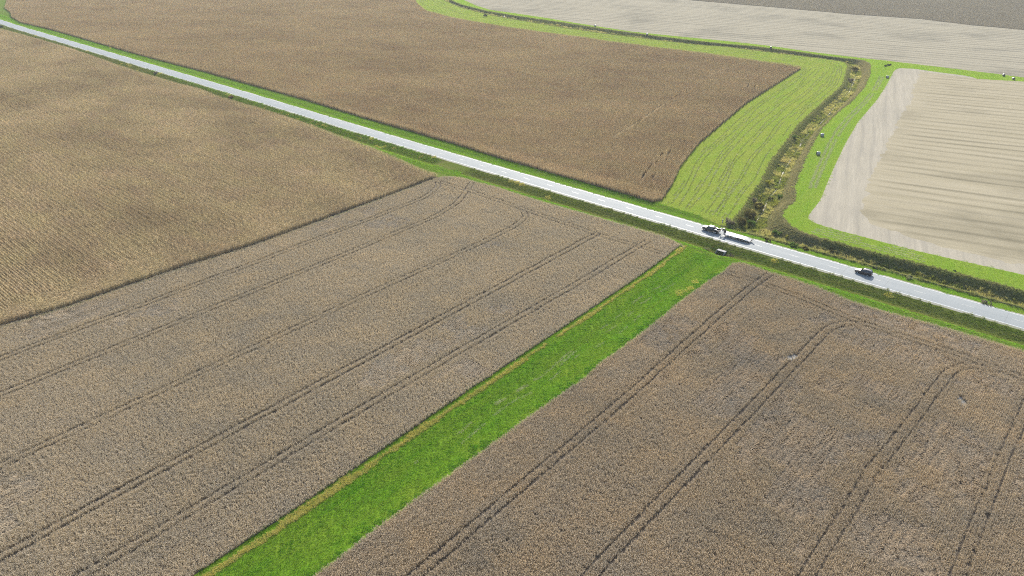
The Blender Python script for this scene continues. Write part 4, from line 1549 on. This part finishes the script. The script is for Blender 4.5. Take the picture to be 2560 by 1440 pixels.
# black car -----------------------------------------------------------------
c = on_road((2141.2, 682.6), (2169.3, 691.6), 0.93)
t = empty('car', (c[0], c[1], hz(*c)), HEAD, 'black estate style car driving alone at the right end of the road', 'car')
D = M['dark_paint']
loft('body', [(2.42, 0.42, 0.62, 0.70, 0.62, 0.66, 0.60), (2.28, 0.30, 0.72, 0.84, 0.84, 0.86, 0.74), (1.9, 0.24, 0.84, 0.96, 0.94, 0.95, 0.82), (0.98, 0.22, 0.98, 1.10, 0.96, 0.96, 0.84),
              (0.75, 0.22, 1.00, 1.17, 0.96, 0.96, 0.82), (0.10, 0.22, 1.02, 1.66, 0.97, 0.96, 0.66), (-0.3, 0.22, 1.03, 1.74, 0.97, 0.96, 0.66), (-1.2, 0.22, 1.05, 1.75, 0.97, 0.95, 0.66),
              (-1.95, 0.24, 1.07, 1.68, 0.95, 0.93, 0.64), (-2.28, 0.30, 1.08, 1.36, 0.92, 0.90, 0.70), (-2.42, 0.40, 1.0, 1.06, 0.86, 0.85, 0.76)], D, t, bevel=0.05)
panel('windscreen', [(0.72, -0.74, 1.20), (0.72, 0.74, 1.20), (0.14, 0.60, 1.655), (0.14, -0.60, 1.655)], M['glass'], t, 0.02)
panel('rear_window', [(-1.99, -0.6, 1.655), (-1.99, 0.6, 1.655), (-2.26, 0.66, 1.38), (-2.26, -0.66, 1.38)], M['glass'], t, 0.02)
for s in (-1, 1):
    q = [(0.5, s * 0.93, 1.07), (-0.42, s * 0.93, 1.09), (-0.42, s * 0.715, 1.62), (0.12, s * 0.715, 1.58)]
    panel('front_window', q if s > 0 else q[::-1], M['glass'], t, -0.02)
    q = [(-0.5, s * 0.93, 1.09), (-1.15, s * 0.92, 1.10), (-1.15, s * 0.71, 1.63), (-0.5, s * 0.715, 1.63)]
    panel('rear_side_window', q if s > 0 else q[::-1], M['glass'], t, -0.02)
    q = [(-1.23, s * 0.92, 1.11), (-1.9, s * 0.91, 1.13), (-1.86, s * 0.72, 1.56), (-1.23, s * 0.71, 1.63)]
    panel('quarter_window', q if s > 0 else q[::-1], M['glass'], t, -0.02)
    box_part('roof_rail', -1.75, 0.0, s * 0.60 - 0.025, s * 0.60 + 0.025, 1.74, 1.80, M['galv'], t, 0.01)
    box_part('door_mirror', 0.42, 0.58, s * 1.04 - 0.1, s * 1.04 + 0.1, 1.02, 1.17, D, t, 0.03)
    box_part('headlight', 2.16, 2.36, s * 0.66 - 0.14, s * 0.66 + 0.14, 0.66, 0.78, M['lens'], t, 0.03)
    box_part('tail_light', -2.42, -2.22, s * 0.80 - 0.10, s * 0.80 + 0.11, 0.82, 1.06, M['red'], t, 0.02)
    for x in (1.48, -1.42):
        wheel(t, x, s * 0.985, 0.36, 0.24)
box_part('licence_plate', -2.46, -2.43, -0.26, 0.26, 0.72, 0.86, M['plate'], t)
box_part('rear_bumper', -2.52, -2.3, -0.84, 0.84, 0.36, 0.6, M['frame'], t, 0.04)
box_part('grille', 2.39, 2.45, -0.42, 0.42, 0.46, 0.62, M['frame'], t, 0.02)

# black pickup --------------------------------------------------------------
c = on_road((1759.4, 576.0), (1788.4, 585.0), 1.02)
t = empty('pickup_truck', (c[0], c[1], hz(*c)), HEAD, 'black crew cab pickup truck towing a long flat trailer', 'pickup')
K = M['black_paint']
loft('body', [(3.05, 0.55, 0.86, 1.02, 0.80, 0.84, 0.74), (2.9, 0.46, 1.0, 1.18, 0.96, 0.98, 0.84), (2.3, 0.42, 1.12, 1.26, 1.0, 1.01, 0.88), (1.62, 0.42, 1.16, 1.30, 1.01, 1.01, 0.9), (1.42, 0.42, 1.18, 1.36, 1.01, 1.01, 0.88),
              (0.92, 0.42, 1.20, 1.86, 1.02, 1.0, 0.72), (0.6, 0.42, 1.20, 1.95, 1.02, 1.0, 0.72), (-0.75, 0.42, 1.22, 1.94, 1.02, 1.0, 0.72), (-0.98, 0.42, 1.22, 1.86, 1.02, 1.0, 0.74), (-1.05, 0.42, 1.22, 1.40, 1.01, 1.0, 0.84)], K, t, bevel=0.05)
panel('windscreen', [(1.38, -0.78, 1.40), (1.38, 0.78, 1.40), (0.96, 0.66, 1.86), (0.96, -0.66, 1.86)], M['glass'], t, 0.02)
panel('rear_window', [(-1.0, -0.66, 1.83), (-1.0, 0.66, 1.83), (-1.07, 0.72, 1.44), (-1.07, -0.72, 1.44)], M['glass'], t, 0.02)
for s in (-1, 1):
    q = [(1.18, s * 0.97, 1.26), (0.2, s * 0.97, 1.27), (0.2, s * 0.77, 1.82), (0.86, s * 0.78, 1.80)]
    panel('front_window', q if s > 0 else q[::-1], M['glass'], t, -0.02)
    q = [(0.1, s * 0.97, 1.27), (-0.8, s * 0.97, 1.28), (-0.74, s * 0.78, 1.82), (0.1, s * 0.77, 1.82)]
    panel('rear_side_window', q if s > 0 else q[::-1], M['glass'], t, -0.02)
    box_part('door_mirror', 1.12, 1.26, s * 1.15 - 0.13, s * 1.15 + 0.13, 1.2, 1.46, M['frame'], t, 0.03)
    box_part('headlight', 2.86, 3.04, s * 0.76 - 0.13, s * 0.76 + 0.13, 0.86, 1.04, M['lens'], t, 0.03)
    box_part('tail_light', -3.08, -3.0, s * 0.92 - 0.07, s * 0.92 + 0.07, 0.82, 1.2, M['red'], t)
    # bed sides with their wide fenders
    box_part('bed_side', -3.02, -1.1, s * 0.93 - 0.07, s * 0.93 + 0.07, 0.62, 1.3, K, t, 0.03)
    bm = bmesh.new()
    add_prism(bm, [(-1.35, 0.75), (-1.5, 1.02), (-1.75, 1.12), (-2.35, 1.12), (-2.65, 1.02), (-2.8, 0.75), (-2.62, 0.75), (-2.5, 0.93), (-2.3, 1.0), (-1.8, 1.0), (-1.62, 0.93), (-1.52, 0.75)], (s * 1.0, s * 1.2))
    bm_obj('rear_fender', bm, K, t, False, 0.02)
    box_part('top_box', -2.2, -1.25, s * 0.72 - 0.16, s * 0.72 + 0.16, 1.1, 1.42, M['chrome'], t, 0.02)  # bright metal boxes added so the bed shows white sky reflections
    wheel(t, 1.95, s * 1.03, 0.42, 0.28)
    wheel(t, -2.08, s * 1.18, 0.42, 0.5)
box_part('bed_floor', -3.0, -1.1, -0.86, 0.86, 0.8, 0.86, M['frame'], t)
box_part('tailgate', -3.08, -3.02, -0.86, 0.86, 0.7, 1.12, K, t, 0.02)
box_part('front_bumper', 2.98, 3.16, -0.95, 0.95, 0.48, 0.76, M['chrome'], t, 0.05)
box_part('rear_bumper', -3.22, -3.06, -0.98, 0.98, 0.5, 0.68, M['chrome'], t, 0.03)
box_part('grille', 3.03, 3.1, -0.6, 0.6, 0.78, 1.0, M['frame'], t, 0.02)
box_part('headache_rack', -1.2, -1.12, -0.85, 0.85, 1.28, 1.95, M['frame'], t, 0.02)

# flatbed gooseneck trailer ---------------------------------------------------
ta, tb = at(1810, 585.6, 1.25), at(1871.6, 606.4, 0.95)
L_ = float(np.linalg.norm(tb - ta))
c = (ta + tb) / 2 - RN * 1.25
t = empty('flatbed_trailer', (c[0], c[1], hz(*c)), HEAD, 'long pale deck gooseneck trailer behind the black pickup', 'trailer')
h_ = L_ / 2
bm = bmesh.new()
add_box(bm, -h_ + 1.6, h_, -1.22, 1.22, 0.94, 1.0)
add_prism(bm, [(-h_ + 1.6, 1.0), (-h_ + 1.6, 0.94), (-h_, 0.58), (-h_, 0.64)], (-1.22, 1.22))
bm_obj('deck', bm, M['deck'], t)
bm = bmesh.new()
for s in (-1, 1):
    add_box(bm, -h_ + 1.55, h_ + 0.02, s * 1.275 - 0.05, s * 1.275 + 0.05, 0.74, 0.985)
    add_box(bm, -h_ + 1.5, h_ - 0.1, s * 0.45 - 0.06, s * 0.45 + 0.06, 0.6, 0.93)
add_box(bm, h_ + 0.0, h_ + 0.14, -1.3, 1.3, 0.74, 1.02)
for k in range(9):
    x = -h_ + 1.7 + k * (L_ - 1.9) / 8
    add_box(bm, x - 0.04, x + 0.04, -1.22, 1.22, 0.84, 0.935)
bm_obj('frame', bm, M['frame'], t)
bm = bmesh.new()
for s in (-1, 1):
    add_prism(bm, [(h_ + 0.1, 0.76), (h_ + 0.1, 1.02), (h_ + 0.32, 1.98), (h_ + 2.1, 1.98), (h_ + 2.1, 1.74), (h_ + 0.56, 1.74), (h_ + 0.36, 0.76)], (s * 0.52 - 0.09, s * 0.52 + 0.09))
add_box(bm, h_ + 0.34, h_ + 0.52, -0.5, 0.5, 1.5, 1.72)
add_box(bm, h_ + 1.75, h_ + 2.05, -0.5, 0.5, 1.75, 1.97)
add_cyl(bm, (h_ + 1.9, 0), 0.09, 1.0, 1.8, 12, 'z')
bm_obj('gooseneck', bm, M['frame'], t, False, 0.015)
box_part('top_box', h_ + 0.5, h_ + 1.1, -0.4, 0.4, 1.98, 2.3, K, t, 0.03)
box_part('winch', h_ + 0.16, h_ + 0.6, -0.3, 0.34, 1.02, 1.4, M['frame'], t, 0.03)
for s in (-1, 1):
    bm = bmesh.new()
    add_box(bm, h_ - 0.5, h_ - 0.38, s * 0.95 - 0.06, s * 0.95 + 0.06, 0.25, 0.8)
    add_box(bm, h_ - 0.58, h_ - 0.3, s * 0.95 - 0.14, s * 0.95 + 0.14, 0.21, 0.26)
    bm_obj('landing_leg', bm, M['frame'], t)
    for x0, x1 in ((h_ - 1.9, h_ - 0.7), (h_ - 4.2, h_ - 3.1), (-h_ + 0.75, -h_ + 1.5)):
        box_part('side_panel', x0, x1, s * 1.335 - 0.006, s * 1.335 + 0.006, 0.74, 0.93, M['plate'], t)
    for k in range(3):
        wheel(t, -h_ + 2.35 + k * 0.92, s * 1.2, 0.39, 0.26, M['galv'])
    box_part('tail_light', -h_ - 0.03, -h_ + 0.02, s * 1.05 - 0.08, s * 1.05 + 0.08, 0.46, 0.56, M['red'], t)
bm = bmesh.new()
add_prism(bm, [(-h_ + 1.55, 0.92), (-h_ + 1.55, 0.70), (-h_, 0.36), (-h_, 0.57)], (-1.3, -1.22))
add_prism(bm, [(-h_ + 1.55, 0.92), (-h_ + 1.55, 0.70), (-h_, 0.36), (-h_, 0.57)], (1.22, 1.3))
add_box(bm, -h_ - 0.1, -h_ - 0.005, -1.25, 1.25, 0.38, 0.62)
bm_obj('dovetail_frame', bm, M['frame'], t)
for y0, y1 in ((-1.2, -0.55),):
    bm = bmesh.new()
    add_prism(bm, [(-h_ + 0.05, 0.7), (-h_ + 0.12, 0.78), (-h_ - 0.75, 1.22), (-h_ - 0.82, 1.14)], (y0, y1))
    bm_obj('ramp', bm, M['frame'], t)
bm = bmesh.new()
add_prism(bm, [(-h_ + 0.05, 0.66), (-h_ + 0.08, 0.73), (-h_ + 1.5, 1.08), (-h_ + 1.5, 1.02)], (0.5, 1.15))
bm_obj('ramp', bm, M['deck'], t)

# ------------------------------------------------------------------ hay bales
def make_bale():
    bm = bmesh.new()
    n = 40
    r, w = 0.76, 0.76
    prof = [(-w, r - 0.07), (-w + 0.06, r - 0.01), (-w * 0.5, r + 0.012), (0, r + 0.02), (w * 0.5, r + 0.012), (w - 0.06, r - 0.01), (w, r - 0.07)]
    rings = []
    for i in range(n):
        a = 2 * math.pi * i / n
        k = 1 - 0.06 * max(0, -math.sin(a)) ** 3
        rings.append([bm.verts.new((y, q * k * math.cos(a), r * 0.95 + q * k * math.sin(a))) for y, q in prof])
    for i in range(n):
        A, B_ = rings[i], rings[(i + 1) % n]
        for j in range(len(prof) - 1):
            bm.faces.new((A[j], A[j + 1], B_[j + 1], B_[j]))
    root = bpy.data.objects.new('hay_bale', None)
    COL.objects.link(root)
    bm_obj('net_wrap', bm, M['bale'], root, True)
    for s in (-1, 1):
        bm = bmesh.new()
        c0 = bm.verts.new((s * (w + 0.02), 0, r * 0.95))
        prev = [c0] * n
        for q, dx in ((0.3, 0.015), (0.32, -0.01), (0.55, 0.0), (r - 0.07, 0.0)):
            ring = []
            for i in range(n):
                a = 2 * math.pi * i / n
                k = 1 - 0.06 * max(0, -math.sin(a)) ** 3
                ring.append(bm.verts.new((s * (w + dx), q * k * math.cos(a), r * 0.95 + q * k * math.sin(a))))
            for i in range(n):
                j = (i + 1) % n
                if prev[0] is c0: bm.faces.new((c0, ring[i], ring[j]))
                else: bm.faces.new((prev[i], prev[j], ring[j], ring[i]))
            prev = ring
        bm_obj('bale_end', bm, M['bale_end'], root, True)
    return root


BALES = [(2045, 387.3, -0.12, 'round hay bale nearest the road on the bright grass strip, lower of the pair'),
         (2055, 341, -0.25, 'round hay bale just above the nearest one, upper of the pair by the creek'),
         (2218, 195.3, -0.05, 'round hay bale at the upper left corner of the pale field'),
         (2508.5, 190.3, 1.25, 'round hay bale by the top field edge at the far right, left one of two'),
         (2533, 199.5, 1.45, 'round hay bale by the top field edge at the far right, right one of two'),
         (1927, 121, 1.2, 'round hay bale behind the dark ditch just left of the creek bend'),
         (1617.5, 87.3, -0.1, 'round hay bale behind the far ditch, second of the row from the left field end'),
         (1488, 66.5, -0.1, 'round hay bale behind the far ditch with the widest gap to its neighbours'),
         (1260, 37.6, 0.6, 'farthest tiny hay bale at the left end of the far ditch')]
proto = make_bale()
kids = list(proto.children)
for i, (px, py, rz, lab) in enumerate(BALES):
    x, y = at(px, py, 0.0)
    if i == 0:
        b = proto
    else:
        b = proto.copy()
        COL.objects.link(b)
        for ch in kids:
            c2 = ch.copy(); COL.objects.link(c2); c2.parent = b
    b.location = (x, y, hz(x, y) - 0.02)
    b.rotation_euler = (0, 0, rz)
    props(b, lab, 'hay bale', 'round hay bales on the grass strips')

# ------------------------------------------------------------------ culvert under the road
x, y = CULV
zc_ = hz(x, y)
t = empty('box_culvert', (x, y, zc_), ROAD_ANG, 'pale concrete box culvert mouth below the road beside the truck', 'culvert')
W2, H2, T2 = 1.3, 1.15, 0.12
bm = bmesh.new()
add_box(bm, -W2 - T2, W2 + T2, 0.0, 0.14, H2, H2 + 0.14)
bm_obj('top_beam', bm, M['concrete'], t)
for sg in (-1, 1):
    bm = bmesh.new()
    x0, x1 = sorted((sg * W2, sg * (W2 + T2)))
    lo_ = [bm.verts.new((x0, yy, zz)) for yy, zz in ((1.6, -0.3), (-1.25, -0.3), (-1.25, 0.22), (-0.002, H2 - 0.002), (1.6, H2 - 0.002))]
    hi_ = [bm.verts.new((x1, v.co.y, v.co.z)) for v in lo_]
    bm.faces.new(lo_); bm.faces.new(hi_[::-1])
    for i in range(5):
        bm.faces.new((lo_[i], hi_[i], hi_[(i + 1) % 5], lo_[(i + 1) % 5]))
    bm_obj('side_wall', bm, M['concrete'], t)
bm = bmesh.new()
add_box(bm, -W2 + 0.003, W2 - 0.003, 1.2, 1.5, -0.2, H2 - 0.004)
add_box(bm, -W2 + 0.003, W2 - 0.003, 0.3, 1.19, H2 - 0.1, H2 - 0.006)
bm_obj('barrel', bm, M['concrete'], t)
bm = bmesh.new()
add_box(bm, -W2 + 0.004, W2 - 0.004, -1.24, -1.08, -0.3, 0.2)
bm_obj('sill', bm, M['concrete'], t)

# ------------------------------------------------------------------ signs and posts
def sign(px, py, name, label, cat, h, build):
    x, y = at(px, py, 0.0)
    for _ in range(3):
        x, y = at(px, py, hz(x, y))
    t = empty(name, (x, y, hz(x, y)), ROAD_ANG, label, cat)
    bm = bmesh.new()
    add_box(bm, -0.04, 0.04, -0.03, 0.03, -0.3, h)
    add_box(bm, -0.055, -0.041, -0.045, 0.045, -0.3, h * 0.98)
    bm_obj('post', bm, M['galv'], t)
    build(t, h)
    return t


def diamond(t, h):
    r = 0.8
    bm = bmesh.new()
    vs = [(0, r), (r, 0), (0, -r), (-r, 0)]
    a = [bm.verts.new((0.06, p, h - 0.3 + q)) for p, q in vs]
    b = [bm.verts.new((0.075, p, h - 0.3 + q)) for p, q in vs]
    bm.faces.new(a); bm.faces.new(b[::-1])
    for i in range(4): bm.faces.new((a[i], b[i], b[(i + 1) % 4], a[(i + 1) % 4]))
    o_ = bm_obj('sign_panel', bm, M['yellow'], t)
    bm = bmesh.new()
    add_box(bm, 0.077, 0.083, -0.03, 0.03, h - 0.52, h - 0.1)
    bm_obj('arrow_mark', bm, M['frame'], o_)


s_ = sign(278.5, 129.0, 'warning_sign', 'yellow diamond warning sign on the far verge at the left', 'sign', 2.9, diamond)
s_.rotation_euler = (0, 0, ROAD_ANG - 0.5)


def square(t, h):
    box_part('sign_panel', -0.01, 0.03, -0.55, 0.55, h - 0.62, h, M['galv'], t, 0.01).location = (0.06, 0, 0)
    box_part('sign_panel', -0.01, 0.03, -0.4, 0.4, h - 1.15, h - 0.7, M['galv'], t, 0.01).location = (0.06, 0, 0)


sign(1804, 568.5, 'road_sign', 'thin grey road sign seen from behind beside the truck', 'sign', 2.9, square)


def cap(t, h):
    box_part('reflector', 0.04, 0.055, -0.07, 0.07, h - 0.25, h - 0.02, M['plate'], t)


sign(574, 240, 'marker_post', 'thin marker post in the brown weeds beside the left corn', 'post', 1.8, cap)
sign(386, 184, 'marker_post', 'thin marker post in the grey weeds far left of the road', 'post', 1.8, cap)
sign(3, 67, 'marker_post', 'thin marker post at the left end of the road', 'post', 1.9, cap)


# ------------------------------------------------------------------ air between the camera and the far fields
bm = bmesh.new()
add_box(bm, -1900, 1900, -500, 2600, -6.0, 125.0)
hm = bpy.data.materials.new('thin_haze')
hm.use_nodes = True
hm.node_tree.nodes.clear()
ho = hm.node_tree.nodes.new('ShaderNodeOutputMaterial')
hv = hm.node_tree.nodes.new('ShaderNodeVolumePrincipled')
hv.inputs['Color'].default_value = (0.86, 0.93, 0.97, 1)
hv.inputs['Density'].default_value = 0.00009
hv.inputs['Anisotropy'].default_value = 0.2
hm.node_tree.links.new(hv.outputs[0], ho.inputs['Volume'])
props(bm_obj('haze', bm, hm), 'thin pale haze that softens the far fields', 'haze', None, 'stuff')
